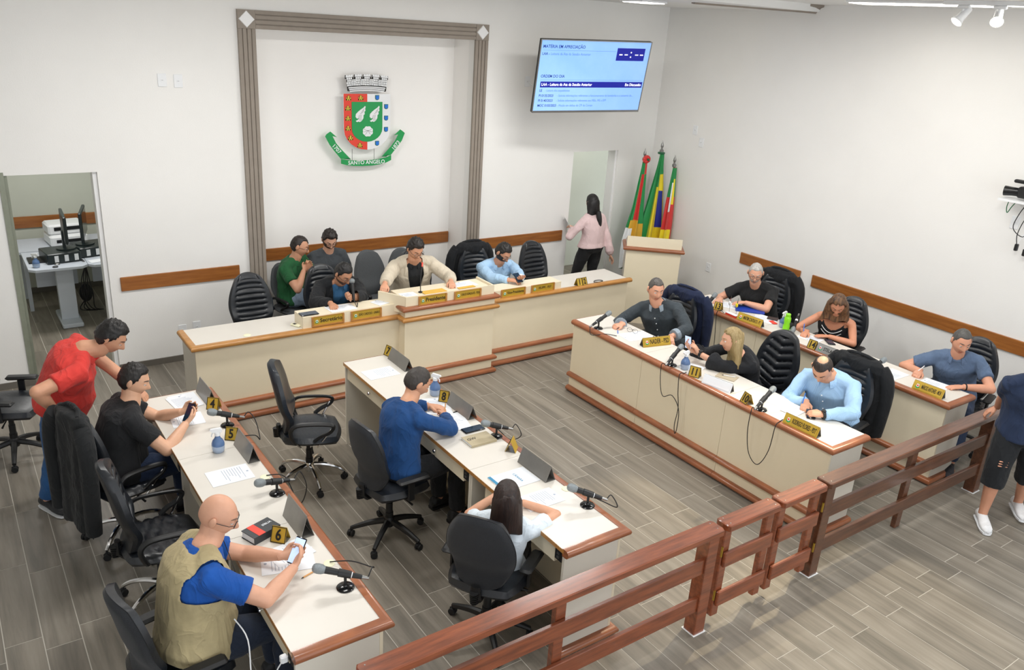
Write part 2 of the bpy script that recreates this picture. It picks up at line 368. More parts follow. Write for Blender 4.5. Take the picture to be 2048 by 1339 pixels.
# baseboards
def bb(name, segs):
    b = MB()
    for s_ in segs: b.span(*s_)
    struct(name, b, 'base')
bb('baseboard_back', [((-3.2,-.014,0),(.342,-.0005,.062)),((1.077,-.014,0),(FX0-.01,-.0005,.062)),((FX1+.01,-.014,0),(6.663,-.0005,.062)),((7.427,-.014,0),(XW-.015,-.0005,.062))])
bb('baseboard_right', [((XW-.014,-9.4,0),(XW-.0005,-.0005,.062))])
bb('baseboard_left', [((-3.2+.0005,-9.4,0),(-3.186,-.02,.062))])
# left doorway: metal jamb / open door leaf edge and reveal trim
mb = MB(); mb.span((.300,-.012,0),(.342,.17,2.0)); mb.span((.342,.02,0),(.368,.16,1.968)); struct('door_1', mb, mat('sage_metal_jamb','#8f9484',.45,metal=.2,var=.08))
mb = MB(); mb.span((1.040,.03,0),(1.076,.16,1.97)); struct('trim_3', mb, 'white_gloss')
mb = MB(); mb.span((7.395,.02,0),(7.426,.16,1.97)); mb.span((6.664,.10,0),(6.684,.16,1.97)); struct('door_2', mb, 'white_gloss')
# rooms behind the doorways
mb = MB(); mb.span((-1.,2.9,0),(2.4,3.0,3.)); mb.span((-1.1,.16,0),(-1.,3.,3.)); mb.span((2.3,.6,0),(2.4,3.,3.)); mb.span((1.15,.16,0),(2.3,.165,3.)); struct('wall_office', mb, 'wall_green')
mb = MB(); mb.span((-1.1,.16,2.6),(2.4,3.,2.7)); struct('ceiling_office', mb, 'wall_green')
mb = MB(); mb.span((6.2,1.25,0),(9.4,1.35,3.)); mb.span((9.3,.16,0),(9.4,1.3,3.)); mb.span((6.1,.16,0),(6.2,1.35,3.)); mb.span((6.1,.16,2.6),(9.4,1.35,2.7)); struct('wall_corridor', mb, 'wall_green')
mb = MB(); mb.span((6.1,.5,-.05),(9.4,1.3,-.001)); struct('floor_corridor', mb, 'plank')
mb = MB(); mb.span((-1.,2.886,0),(2.3,2.899,.07)); struct('baseboard_office', mb, 'base')
rail((.2,2.878,R0),(2.2,2.899,R1),'varnished wooden bumper rail in the office behind the left doorway')
area('office_lamp_light', (.9,1.4,2.55), .9, .5, 27, (1,.98,.95))
area('corridor_lamp_light', (7.4,.7,2.55), .9, .4, 9, (1,.98,.95))
# ------------------------------------------------------------ outlets
def outlet(loc, n, label, dbl=False):   # n = outward normal axis
    T = basis(loc, (1,0,0) if n == 'y' else (0,1,0), (0,0,1), (0,-1,0) if n == 'y' else (-1,0,0))
    t = thing('wall_outlet', label, 'outlet', loc, group='white wall outlets'); L = Matrix.Translation(-V(loc)) @ T
    b = MB(); b.box((0,0,.004),(.078,.118,.008), T=L, bev=.003); b.build('cover_plate', 'plastic_white', t)
    b = MB()
    for yy in ((.02,-.02) if dbl else (0,)):
        b.lathe([(.017,0),(.017,.0035),(.014,.004),(.014,.0025)], 14, (0,yy,.007), T=L)
    b.build('socket_insert', 'plastic_white', t)
    b = MB()
    for k in (-1,0,1): b.box((k*.006,0,.0105),(.003,.003,.002), T=L)
    b.build('socket_hole', 'blk', t)
outlet((1.709,0,2.784),'y','white square wall plate high on the left wall, nearer the doorway'); outlet((1.85,0,2.778),'y','white wall plate high on the left wall, nearer the niche')
outlet((XW,-.725,2.32),'x','white wall plate on the right wall, the higher of the two above the flags'); outlet((XW,-.857,2.179),'x','white wall plate on the right wall, the lower of the two')
outlet((1.70,0,.33),'y','low white wall outlet just left of the president table end'); outlet((1.84,0,.345),'y','low white wall outlet partly hidden by the president table')
outlet((XW,-1.28,.62),'x','white wall outlet right of the podium'); outlet((5.853,0,2.83),'y','white wall outlet left of the television with a cord')
outlet((XW,-4.83,2.02),'x','white wall outlet under the wall camera')
# ============================================================ half-round moulding helper: runs along a polyline at given z, outward side
def moulding(mb, pts, z0, z1, out, mi=0):
    """pts: xy polyline of the panel face; out: outward normal per segment; half-round nose"""
    n = len(pts); offs = []
    for i in range(n):
        if i == 0: o = V(out[0])
        elif i == n-1: o = V(out[-1])
        else:
            a, b = V(out[i-1]), V(out[i]); o = (a+b)/(1+a.dot(b))
        offs.append(o)
    h = (z1-z0)/2; zc = (z0+z1)/2; d = .042; prof = [(-.012, -h)]
    for k in range(7):
        t = -pi/2+pi*k/6; prof.append((d-h+h*cos(t)*1.0 if d > h else d*cos(t), h*sin(t)))
    prof.append((-.012, h))
    mb.loft([[(p[0]+o.x*q, p[1]+o.y*q, zc+z) for q, z in prof] for p, o in zip(pts, offs)], mi)
# ============================================================ council desks
DH = .76
ROWNAME = {}
def desk(x_back, x_front, y0, y1, label, group, ends, drawers, top_panel_gap=True):
    """one desk unit of a row. people sit at x_back; front panel at x_front; ends = (near_end, far_end)"""
    s = 1 if x_front > x_back else -1      # front direction
    t = thing('council_desk', label, 'desk', ((x_back+x_front)/2, (y0+y1)/2, 0), group=group, world=True)
    g = .0015; a, b_ = y0+g, y1-g; xa, xb = min(x_back, x_front), max(x_back, x_front)
    mb = MB(); mb.span((xa, a, DH-.026), (xb, b_, DH)); mb.build('tabletop', 'laminate', t)
    mb = MB(); xf = x_front-s*.018
    mb.span((xf, a, .0), (x_front, b_, DH-.027)); mb.build('front_panel', 'panel', t)
    for yy in ((y0, 1), (y1, -1)):
        mb = MB(); mb.span((x_back+s*.012, yy[0]+yy[1]*g, 0), (xf-s*.001, yy[0]+yy[1]*.02, DH-.027)); mb.build('side_panel', 'panel_side', t)
    mb = MB(); mb.span((x_back+s*.0, y0+.001, DH-.026), (x_back-s*.0015, y1-.001, DH-.001)); mb.build('edge_banding', 'wood_gold', t)
    # mouldings
    mb = MB(); mz = ((DH-.046, DH+.004),)
    if ends == 'both': ends = (1, 1)
    def path(zz):
        pts = [(x_front, b_)]; out = [(s,0)]
        if ends[1]: pts = [(x_back+s*.01, y1), (x_front, y1)]; out = [(0,1),(s,0)]
        else: pts = [(x_front, b_)]; out = [(s,0)]
        if ends[0]: pts += [(x_front, y0), (x_back, y0)]; out += [(0,-1)]
        else: pts += [(x_front, a)]
        return pts, out
    e_far = ends[1]; ends2 = ends
    ends = (ends[0], 0)
    pts, out = path(0); moulding(mb, pts, DH-.046, DH+.004, out); mb.build('edge_moulding', 'wood_red', t)
    if e_far:
        mb = MB(); mb.span((xa, y1, DH-.026), (xb+(.03 if s > 0 else 0), y1+.006, DH)); mb.build('end_strip', 'wood_red', t)
    for z0_, z1_ in ((.158, .206), (.004, .058)):
        mb = MB(); moulding(mb, pts, z0_, z1_, out); mb.build('plinth_moulding', 'wood_red', t)
    if drawers:
        L = y1-y0
        mb = MB(); yA, yB = y0+.10, y1-.16
        if drawers == 'full': yA, yB = y0+.09, y1-.03
        mb.span((x_back+s*.02, yA, DH-.145), (x_back+s*.32, yB, DH-.032), bev=.002); d = mb.build('drawer', 'panel', t)
        kb = MB(); c = (x_back+s*.02, (yA+yB)/2, DH-.09)
        kb.lathe([(.007,0),(.007,.012),(.015,.016),(.013,.022)], 12, T=basis(c, (0,1,0), (0,0,1), (-s,0,0))); kb.build('knob', 'chrome', d)
        mb = MB(); mb.box((x_back+s*.012, y0+.055, DH-.07), (.006, .062, .07), bev=.002); p = mb.build('power_socket', 'blk', t)
        mb = MB()
        for zz in (.012, -.014): mb.box((x_back+s*.008-s*.001, y0+.055, DH-.07+zz), (.004, .02, .012))
        mb.build('socket_insert', 'steel', p)
    return t
YS = [-2.43, -3.42, -4.41, -5.40]
nm = ['far', 'middle', 'near']
for (xb_, xf_, row, grp) in ((.843,1.295,'left row, beside the man in the vest','l'), (2.399,2.832,'second row, beside the man in the blue shirt','s'), (5.277,4.858,'front right row, with the blonde woman','f'), (6.814,6.435,'back right row, along the right wall','b')):
    for i in range(3):
        lb = '%s cream desk unit of the %s' % (['farthest','middle','nearest'][i], row)
        e = (1 if i == 2 else 0, 1 if i == 0 else 0)
        desk(xb_, xf_, YS[i+1], YS[i], lb, None, e, 'full' if xb_ in (2.399,) and i == 0 else True)
# yellow round cable grommets and short cable tails
for i, (x, y) in enumerate([(1.243,-2.90),(1.242,-3.878),(1.243,-4.872),(2.81,-4.90),(2.79,-3.93)]):
    b = MB(); b.lathe([(.030,0),(.030,.003),(.026,.005),(.0,.0052)], 20, (x,y,DH+.0005)); o = b.build('cable_grommet', 'cream_plastic'); tag(o, ['round cream cable cover behind the microphone by number 4','round cream cable cover on the left desk by the middle microphone','round cream cable cover beside the nearest left microphone','round cream cable cover beside the girl\'s microphone','round cream cable cover beside the blue shirted man\'s microphone'][i], 'cable cover', 'cable covers set in the desks')
# ============================================================ president table
PX0, PX1, PF, PB, CX0, CX1, CF = 1.433, 6.352, -1.574, -1.144, 3.355, 4.388, -1.697
pt = thing('president_table', 'long cream board table with golden wood edging below the coat of arms', 'table', (3.9,-1.36,0), world=True)
b = MB(); b.span((PX0,PF,DH-.026),(PX1,PB,DH)); b.build('tabletop', 'laminate', pt)
b = MB(); b.span((PX0,PF,0),(CX0,PF+.02,DH-.027)); b.build('front_panel', 'panel', pt)
b = MB(); b.span((CX1,PF,0),(PX1,PF+.02,DH-.027)); b.build('front_panel', 'panel', pt)
b = MB(); b.span((CX0,CF,0),(CX1,CF+.02,DH+.07)); b.span((CX0,CF+.021,0),(CX0+.02,PF+.02,DH+.07)); b.span((CX1-.02,CF+.021,0),(CX1,PF+.02,DH+.07)); b.build('centre_panel', 'panel', pt)
for x in (PX0, PX1-.02):
    b = MB(); b.span((x,PF+.021,0),(x+.02,PB,DH-.027)); b.build('side_panel', 'panel_side', pt)
path = [(PX0,PB),(PX0,PF),(CX0,PF),(CX0,CF),(CX1,CF),(CX1,PF),(PX1+.035,PF)]; out = [(-1,0),(0,-1),(-1,0),(0,-1),(1,0),(0,-1)]
b = MB(); moulding(b, path, DH-.042, DH+.006, out); b.build('edge_moulding', 'wood_gold', pt)
path2 = [(PX0,PF),(CX0,PF),(CX0,CF),(CX1,CF),(CX1,PF),(PX1,PF)]
for z0, z1 in ((.150,.200),(.0,.056)):
    b = MB(); moulding(b, path2, z0, z1, out[1:]); b.build('plinth_moulding', 'wood_red', pt)
b = MB(); moulding(b, [(CX0,PF),(CX0,CF),(CX1,CF),(CX1,PF)], .826, .872, [(-1,0),(0,-1),(1,0)]); b.build('upper_moulding', 'wood_red', pt)
# raised boxes that carry the name plates
b = MB(); b.span((2.387,PF+.004,DH+.001),(CX0-.002,-1.36,.872)); b.build('raised_shelf', 'panel', pt)
b = MB(); b.span((CX1+.002,PF+.004,DH+.001),(5.352,-1.36,.846)); b.build('raised_shelf', 'panel', pt)
b = MB(); b.span((CX0+.01,CF+.018,DH+.001),(CX1-.01,-1.37,.945)); b.span((CX0+.01,CF+.006,.873),(CX1-.01,CF+.0175,.966)); b.span((CX1-.03,CF+.019,.946),(CX1-.012,-1.37,.966))
b.loft([[(CX0+.01,CF+.02,z),(CX0+.03,CF+.02,z),(3.235,-1.40,z),(3.215,-1.40,z)] for z in (.80,.968)]); b.build('raised_desktop', 'panel', pt)
b = MB(); b.lathe([(.033,0),(.033,.003),(.028,.005),(0,.0055)], 20, (1.90,-1.50,DH+.0005)); o = b.build('cable_grommet', 'cream_plastic'); tag(o, 'round cream cable cover on the left end of the president table', 'cable cover', 'cable covers set in the desks')
def crest(mbs, T, s=.016):
    pass
def board_plate(xc, zc, y, body, label, fs, bold=0, sx=1):
    w, h = .315, .094
    t = thing('name_board', label, 'name plate', (xc, y, zc), group='framed name plates on the president table')
    R = basis((0,0,0), (1,0,0), (0,0,1), (0,-1,0))
    b = MB()
    for a, c in (((-w/2,-h/2,0),(w/2,-h/2+.013,.014)),((-w/2,h/2-.004,0),(w/2,h/2,.008)),((-w/2,-h/2+.013,0),(-w/2+.016,h/2-.004,.014)),((w/2-.016,-h/2+.013,0),(w/2,h/2-.004,.014))): b.span(a, c, T=R)
    b.build('wood_frame', 'wood_gold', t)
    b = MB(); b.span((-w/2+.016,-h/2+.013,.0),(w/2-.016,h/2-.004,.005), T=R); pl = b.build('gold_plate', 'gold', t)
    text(body, fs, R @ Matrix.Translation((.03,.004,.0058)), 'ink', 'lettering', pl, bold=bold, sx=max(sx,.8), fit=.215)
    c = MB(); c.prism([(-.016,-.014),(0,-.021),(.016,-.014),(.019,-.004),(.012,-.008),(-.012,-.008),(-.019,-.004)], .0055,.0062, T=R @ Matrix.Translation((-.108,.002,0))); c.build('ribbon', 'green', pl)
    c = MB(); c.prism([(-.011,-.010),(0,-.014),(.011,-.010),(.011,.012),(-.011,.012)], .0055,.0068, T=R @ Matrix.Translation((-.108,.002,0))); c.build('shield', 'plastic_white', pl)
    c = MB(); c.prism([(-.006,-.006),(0,-.008),(.006,-.006),(.006,.007),(-.006,.007)], .0068,.0076, T=R @ Matrix.Translation((-.108,.002,0))); c.build('shield_field', 'green', pl)
yl = PF+.004-.0155
board_plate(2.625,.819,PF+.003,'Secretário','framed gold plate reading Secretário',.052,.0006)
board_plate(3.008,.817,PF+.003,'JOÃO CARDOSO - UNIÃO','framed gold plate with the secretary\'s name right of the Secretário plate',.034,0,.62)
board_plate(3.657,.912,CF+.005,'Presidente','framed gold plate reading Presidente',.054,.0009)
board_plate(4.058,.910,CF+.005,'CARLOS GONÇALVES - PSDB','framed gold plate with the president\'s name right of the Presidente plate',.034,0,.56)
board_plate(4.705,.806,PF+.003,'Vice-Presidente','framed gold plate reading Vice-Presidente',.042,.0004,.82)
board_plate(5.097,.806,PF+.003,'FELIPPE - PDT','framed gold plate right of the Vice-Presidente plate',.036,0,.8)
# ============================================================ podium
def podium():
    a = V((6.735,-1.09,0)); c = V((7.245,-1.525,0)); d = (c-a).normalized(); w = (c-a).length; n = V((d.y,-d.x,0))
    mid = (a+c)/2; t = thing('podium', 'tall cream speaking podium with brown wood moulding in front of the flags', 'podium', tuple(mid-n*.22), group=None, world=True)
    T = Matrix(((d.x,-n.x,0,0),(d.y,-n.y,0,0),(0,0,1,0),(0,0,0,1))); T.translation = mid
    h = w/2
    b = MB(); b.span((-h,0,0),(h,.02,1.12), T=T); b.build('front_panel', 'panel', t)
    for x in (-h, h-.02):
        b = MB(); b.loft([[(x,.0205,0),(x+.02,.0205,0),(x+.02,.0205,1.12),(x,.0205,1.12)],[(x,.42,0),(x+.02,.42,0),(x+.02,.42,.98),(x,.42,.98)]], T=T); b.build('side_panel', 'panel_side', t)
    b = MB(); b.span((-h+.0205,.021,1.0),(h-.0205,.42,1.02), T=T); b.build('reading_shelf', 'laminate', t)
    mb = MB(); p = [T @ V(q) for q in ((-h,.35,0),(-h,0,0),(h,0,0),(h,.35,0))]
    moulding(mb, [(q.x,q.y) for q in p], .945, .995, [tuple((-d).xy), tuple(n.xy), tuple(d.xy)]); mb.build('moulding', 'wood_red', t)
podium()
# ============================================================ wooden fence with the double gate
def fence(x0, x1, posts, sup, label, matn='wood_fence'):
    t = thing('wooden_fence', label, 'fence', ((x0+x1)/2,-5.65,0), world=True)
    b = MB(); r = .022; z0, z1 = .712, .752
    def rr(z, k): return [(x0+k,-5.712+r,z),(x0+r*.6+k,-5.712+k,z),(x1-r*.6-k,-5.712+k,z),(x1-k,-5.712+r,z),(x1-k,-5.592-r,z),(x1-r*.6-k,-5.592-k,z),(x0+r*.6+k,-5.592-k,z),(x0+k,-5.592-r,z)]
    b.loft([rr(z0,0), rr(z1-.006,0), rr(z1,.006)]); cp = b.build('top_rail', matn, t)
    s = MB()
    for x in (x0+.04, x1-.04):
        for y in (-5.62,-5.68): s.lathe([(.004,0),(.004,.0015),(.001,.002)], 8, (x,y,z1))
    s.build('screw', 'steel', cp)
    for za, zb in ((.452,.560),(.172,.280)):
        b = MB(); b.span((x0+.03,-5.682,za),(x1-.03,-5.655,zb), bev=.004); b.build('cross_rail', matn, t)
    for x in posts:
        b = MB(); b.span((x,-5.695,.0),(x+.09,-5.605,z0-.001), bev=.004); p_ = b.build('post', matn, t)
        f = MB(); f.span((x-.008,-5.703,0),(x+.098,-5.597,.004)); f.build('sealant_ring', 'plastic_white', p_)
    for x in sup:
        b = MB(); b.span((x,-5.654,.0),(x+.068,-5.615,z0-.001), bev=.003); b.build('support', matn, t)
    return t
fence(1.055, 3.378, [1.075, 3.268], [2.165], 'long varnished wooden fence section left of the gate')
fence(4.408, 8.065, [4.41, 6.645, 7.97], [5.535], 'long dark wooden fence section right of the gate, ending at the right wall', 'wood_fence_dark')
def gate(x0, x1, hinge_x, label):
    t = thing('fence_gate', label, 'gate', ((x0+x1)/2,-5.65,0), group='two small gate leaves in the wooden fence', world=True)
    b = MB(); r = .02
    def rr(z, k): return [(x0+k,-5.708+r,z),(x0+r*.6+k,-5.708+k,z),(x1-r*.6-k,-5.708+k,z),(x1-k,-5.708+r,z),(x1-k,-5.596-r,z),(x1-r*.6-k,-5.596-k,z),(x0+r*.6+k,-5.596-k,z),(x0+k,-5.596-r,z)]
    b.loft([rr(.712,0), rr(.746,0), rr(.752,.006)]); cp = b.build('top_rail', 'wood_fence', t)
    s = MB()
    for x in (x0+.035, x1-.035):
        for y in (-5.62,-5.68): s.lathe([(.004,0),(.004,.0015),(.001,.002)], 8, (x,y,.752))
    s.build('screw', 'steel', cp)
    for x in (x0+.012, x1-.078):
        b = MB(); b.span((x,-5.672,.06),(x+.066,-5.632,.711), bev=.006); b.build('stile', 'wood_fence', t)
    for za, zb in ((.440,.548),(.150,.260)):
        b = MB(); b.span((x0+.02,-5.698,za),(x1-.02,-5.673,zb), bev=.006); b.build('cross_rail', 'wood_fence', t)
    for z in (.57, .25):
        b = MB(); b.tube([(hinge_x,-5.69,z-.035),(hinge_x,-5.69,z+.035)], .007, 8); b.build('hinge', 'brass', t)
gate(3.418, 3.905, 3.404, 'left leaf of the small wooden fence gate'); gate(3.932, 4.385, 4.397, 'right leaf of the small wooden fence gate')
# ============================================================ chairs (local: faces +y)
def star_base(t, chrome):
    mt = 'chrome' if chrome else 'blk'
    b = MB()
    for k in range(5):
        a = 2*pi*k/5+.3; d = V((cos(a), sin(a), 0)); 
        if chrome: pts = [d*.03+V((0,0,.155)), d*.12+V((0,0,.150)), d*.22+V((0,0,.120)), d*.285+V((0,0,.075))]; rs = [.020,.019,.016,.013]
        else: pts = [d*.03+V((0,0,.145)), d*.13+V((0,0,.125)), d*.22+V((0,0,.095)), d*.285+V((0,0,.07))]; rs = [.026,.023,.019,.016]
        b.tube(smooth_path(pts, 3), [rs[0]+(rs[-1]-rs[0])*i/9 for i in range(10)], 8)
    b.lathe([(.035,.10),(.042,.12),(.042,.165),(.033,.18)], 14); b.build('star_base', mt, t)
    for k in range(5):
        a = 2*pi*k/5+.3; c = V((cos(a), sin(a), 0))*.285; T = Matrix.Translation((c.x,c.y,.027)) @ Matrix.Rotation(a+.9*k, 4, 'Z')
        b = MB()
        for sx in (-.014,.014): b.lathe([(.004,-.008),(.024,-.008),(.026,-.004),(.026,.004),(.024,.008),(.004,.008)], 14, T=T @ Matrix.Translation((sx,0,0)) @ Matrix.Rotation(pi/2,4,'Y'))
        b.tube([T @ V((0,0,0)), T @ V((0,0,.045))], .008, 6); b.box((0,0,.012),(.012,.044,.03), T=T, bev=.004); b.build('caster', 'rubber', t)
    b = MB(); b.lathe([(.031,.165),(.031,.22),(.026,.222),(.026,.30),(.021,.302),(.021,.37),(.016,.372),(.016,.42)], 14); b.build('gas_column', 'blk', t)
    b = MB(); b.box((0,-.01,.415),(.20,.24,.03), bev=.01); b.tube([(.08,.02,.41),(.2,.03,.40),(.25,.035,.395)], [.006,.006,.009], 6); b.build('seat_mechanism', 'blk', t)
def arm_T(t, s):
    b = MB(); b.box((s*.255,.02,.52),(.022,.055,.16), bev=.006); b.tube([(s*.10,.02,.43),(s*.20,.02,.425),(s*.255,.02,.46)], [.014]*3, 6); ar = b.build('armrest', 'blk', t)
    p = MB(); T = Matrix.Translation((s*.262,.03,.615)) @ Matrix.Rotation(s*-.06,4,'Z'); p.box((0,0,0),(.078,.25,.032), T=T, bev=.014); p.build('arm_pad', 'blk', ar)
def arm_loop(t, s, chrome=True):
    b = MB(); x = s*.262
    pts = [(x*.93,-.10,.48),(x,-.12,.53),(x,-.13,.60),(x,-.08,.648),(x,.05,.655),(x,.17,.645),(x,.20,.62),(x,.17,.575),(x*.98,.10,.54),(x*.95,.05,.50)]
    b.tube(smooth_path(pts, 4), .0135, 8, sx=1.5); ar = b.build('armrest', 'blk', t)
    if chrome:
        for q_ in ([(x*.93,-.10,.49),(x*.75,-.06,.42)],[(x*.95,.05,.51),(x*.75,.02,.42)],[(x,.18,.60),(x*.8,.07,.42)]):
            c = MB(); c.tube(q_, .0075, 6); c.build('arm_strut', 'chrome', ar)
def ribs_h(n, d, wlim=.62):
    def f(u, w):
        if abs(u) > wlim or w > .80 or w < -.92: return 0 if abs(abs(u)-wlim) > .05 else d*.6
        k = abs(sin(pi*n*(w+1)/2)); return d*(1-k)**2*1.25 + d*.3*(.5+.5*cos(u*5))
    return f
def ribs_v(n, d, wlim=.62):
    def f(u, w):
        if abs(w) > wlim: return 0
        uu = abs(w)*.0+u; k = abs(sin(pi*n*(w+.35*abs(u)+1)/2)); return d*(1-k)**2*1.6
    return f
def make_chair(kind, arms='T', chrome=False):
    t = thing('office_chair', 'x', 'chair')
    star_base(t, chrome)
    lea = kind in ('ribbed', 'chevron', 'plain')
    def scurve(X, Z, u, w): return 0
    Ts = Matrix.Translation((0,.02,.475)) @ Matrix.Rotation(pi/2, 4, 'X')          # local x->x, y(front)->up, z->-y
    b = MB(); fl = (lambda X,Z,u,w: -.02*max(0,-w)**2)
    b.cushion(.25,.245,.045,.035, a=.42, n=18, m_=20, p=6, curve=fl, ribs=(ribs_v(7,.012) if kind in ('ribbed','chevron') else None), T=Ts @ Matrix.Diagonal((1,1,1,1)))
    b.build('seat', 'leather2' if kind == 'plain' else ('leather' if lea else ('fabric_grey' if kind == 'grey' else 'leather')), t, merge=.0004)
    hi = .315 if lea else .29
    zc = .475+hi; tilt = radians(9)
    Tb = Matrix.Translation((0,-.215,zc)) @ Matrix.Rotation(tilt, 4, 'X')
    tp = (lambda w: .80+.20*cos(max(0,(w+.25))*1.25)) if lea else (lambda w: 1.0-.16*max(0,w)**2-.10*max(0,-w)**2)
    cv = lambda X,Z,u,w: .035*u*u+.03*exp(-((w+.55)/.3)**2)-.02*w*w
    b = MB(); rb = {'ribbed': ribs_h(11,.016), 'chevron': (lambda u,w: 0 if abs(u) > .62 or w > .8 else .018*(1-abs(sin(pi*8*(w-.28*abs(u)+1)/2)))**2*1.6), 'plain': None, 'fabric': None, 'grey': None}[kind]
    if lea:
        b.cushion(.235,hi,.045,.03, a=.5, n=26, m_=64 if kind != 'plain' else 30, p=6, curve=cv, ribs=rb, taper=tp, T=Tb); b.build('backrest', 'leather2' if kind == 'plain' else 'leather', t, merge=.0004)
    else:
        b.cushion(.225,hi,.045,.004, a=.5, n=18, m_=24, p=6, curve=cv, taper=tp, T=Tb); bk = b.build('backrest', 'leather' if kind == 'fabric' else 'fabric_grey', t, merge=.0004)
        b = MB(); b.cushion(.222,hi-.003,-.004,.030, a=.5, n=18, m_=24, p=5, curve=cv, taper=tp, T=Tb); b.build('back_shell', 'fabric_chair' if kind == 'fabric' else 'fabric_grey', t, merge=.0004)
    b = MB(); b.tube([(0,-.12,.415),(0,-.20,.42),(0,-.235,.46),(0,-.235,.54)], [.02,.022,.024,.018], 8, sx=1.6)
    for k in range(6): b.tube([(0,-.232-.001*k,.435+k*.014),(0,-.233-.001*k,.442+k*.014)], [.030,.030], 10, sx=1.5)
    b.build('back_bracket', 'blk', t)
    for s in (-1, 1):
        if arms == 'T': arm_T(t, s)
        elif arms == 'loop': arm_loop(t, s, chrome)
        elif arms == 'loop1' : arm_loop(t, s, False)
    return t
PROTO = {}
def chair(kind, arms, chrome, x, y, face, label, dz=0, sc=1.0, group='office chairs around the desks'):
    sc *= .94
    """face: heading in degrees of the direction the sitter looks (0=+x, 90=+y)"""
    k = (kind, arms, chrome); first = k not in PROTO
    if first: PROTO[k] = make_chair(kind, arms, chrome)
    t = PROTO[k] if first else copy_tree(PROTO[k])
    t.location = (x, y, dz); t.rotation_euler = (0, 0, radians(face-90)); t['label'] = label; t['group'] = group; t['category'] = 'chair'; t.scale = (sc, sc, sc)
    return t
# ============================================================ people
def smst(a, b, x):
    t = max(0, min(1, (x-a)/(b-a))); return t*t*(3-2*t)
def remesh(mb, voxel, name='r', ratio=None, smooth=1):
    me = bpy.data.meshes.new(name); me.from_pydata(mb.v, [], mb.f)
    bm = bmesh.new(); bm.from_mesh(me); bmesh.ops.recalc_face_normals(bm, faces=bm.faces); bm.to_mesh(me); bm.free()
    o = bpy.data.objects.new('tmp', me); COL.objects.link(o)
    md = o.modifiers.new('r', 'REMESH'); md.mode = 'VOXEL'; md.voxel_size = voxel; md.use_smooth_shade = True
    if smooth: s = o.modifiers.new('s', 'SMOOTH'); s.factor = .5; s.iterations = smooth
    if ratio: d = o.modifiers.new('d', 'DECIMATE'); d.ratio = ratio
    dg = bpy.context.evaluated_depsgraph_get(); r = bpy.data.meshes.new_from_object(o.evaluated_get(dg)); bpy.data.objects.remove(o); bpy.data.meshes.remove(me)
    return r
def me_to_mb(me, mb, mi=0):
    k = len(mb.v); mb.v += [v.co.copy() for v in me.vertices]; mb.f += [tuple(i+k for i in p.vertices) for p in me.polygons]; mb.m += [mi]*len(me.polygons)
def wrinkle(me, amp, sc, seed, stretch=(1,1,1), frame=None):
    off = V((seed*3.1, seed*1.7, seed*2.3))
    for v, n in zip(me.vertices, [n.vector.copy() for n in me.vertex_normals]):
        p = V((v.co.x*stretch[0], v.co.y*stretch[1], v.co.z*stretch[2]))*sc+off
        a = noise.noise(p); b = noise.noise(p*2.3)
        v.co += n*amp*(1.3*(1-abs(a)*3.2)*(a > -2)*.8+b*.6)
SKINS = {}
def skin(hexc):
    if hexc not in SKINS:
        M['skin'+hexc] = mat('skin', hexc, .5, var=.06, vscale=14, bump=.08, bscale=120); c = lin(hexc)
        M['lip'+hexc] = mat('lips', hexc, .42); M['lip'+hexc].node_tree.nodes['Principled BSDF'].inputs['Base Color'].default_value = (c[0]*.72, c[1]*.45, c[2]*.45, 1)
        SKINS[hexc] = 1
    return 'skin'+hexc, 'lip'+hexc
CLOTH = {}
def cloth(hexc, rough=.9, **k):
    key = 'cloth'+hexc+str(sorted(k.items()))
    if key not in M:
        a = dict(var=.10, vscale=10, bump=.35, bscale=26, sheen=.05, fold=.55); a.update(k); M[key] = mat('cloth', hexc, rough, **a)
    return key
def hair_mat(hexc, c2=None):
    key = 'hair'+hexc+(c2 or '')
    if key not in M: M[key] = mat('hair', hexc, .5, vscale=60, vstretch=(1,1,.15), var=.3, bump=.9, bscale=90, bstretch=(1,1,.2), col2=c2)
    return key
M['eye_white'] = mat('eye_white', '#e9e6e2', .3, var=.01); M['iris'] = mat('dark_iris', '#2a1d15', .2, var=.01); M['glasses'] = mat('dark_glasses_frame', '#1b1c20', .3, var=.01); M['lens'] = mat('clear_lens', '#ffffff', .05, alpha=.12, var=.01)
NL, NA = 46, 56
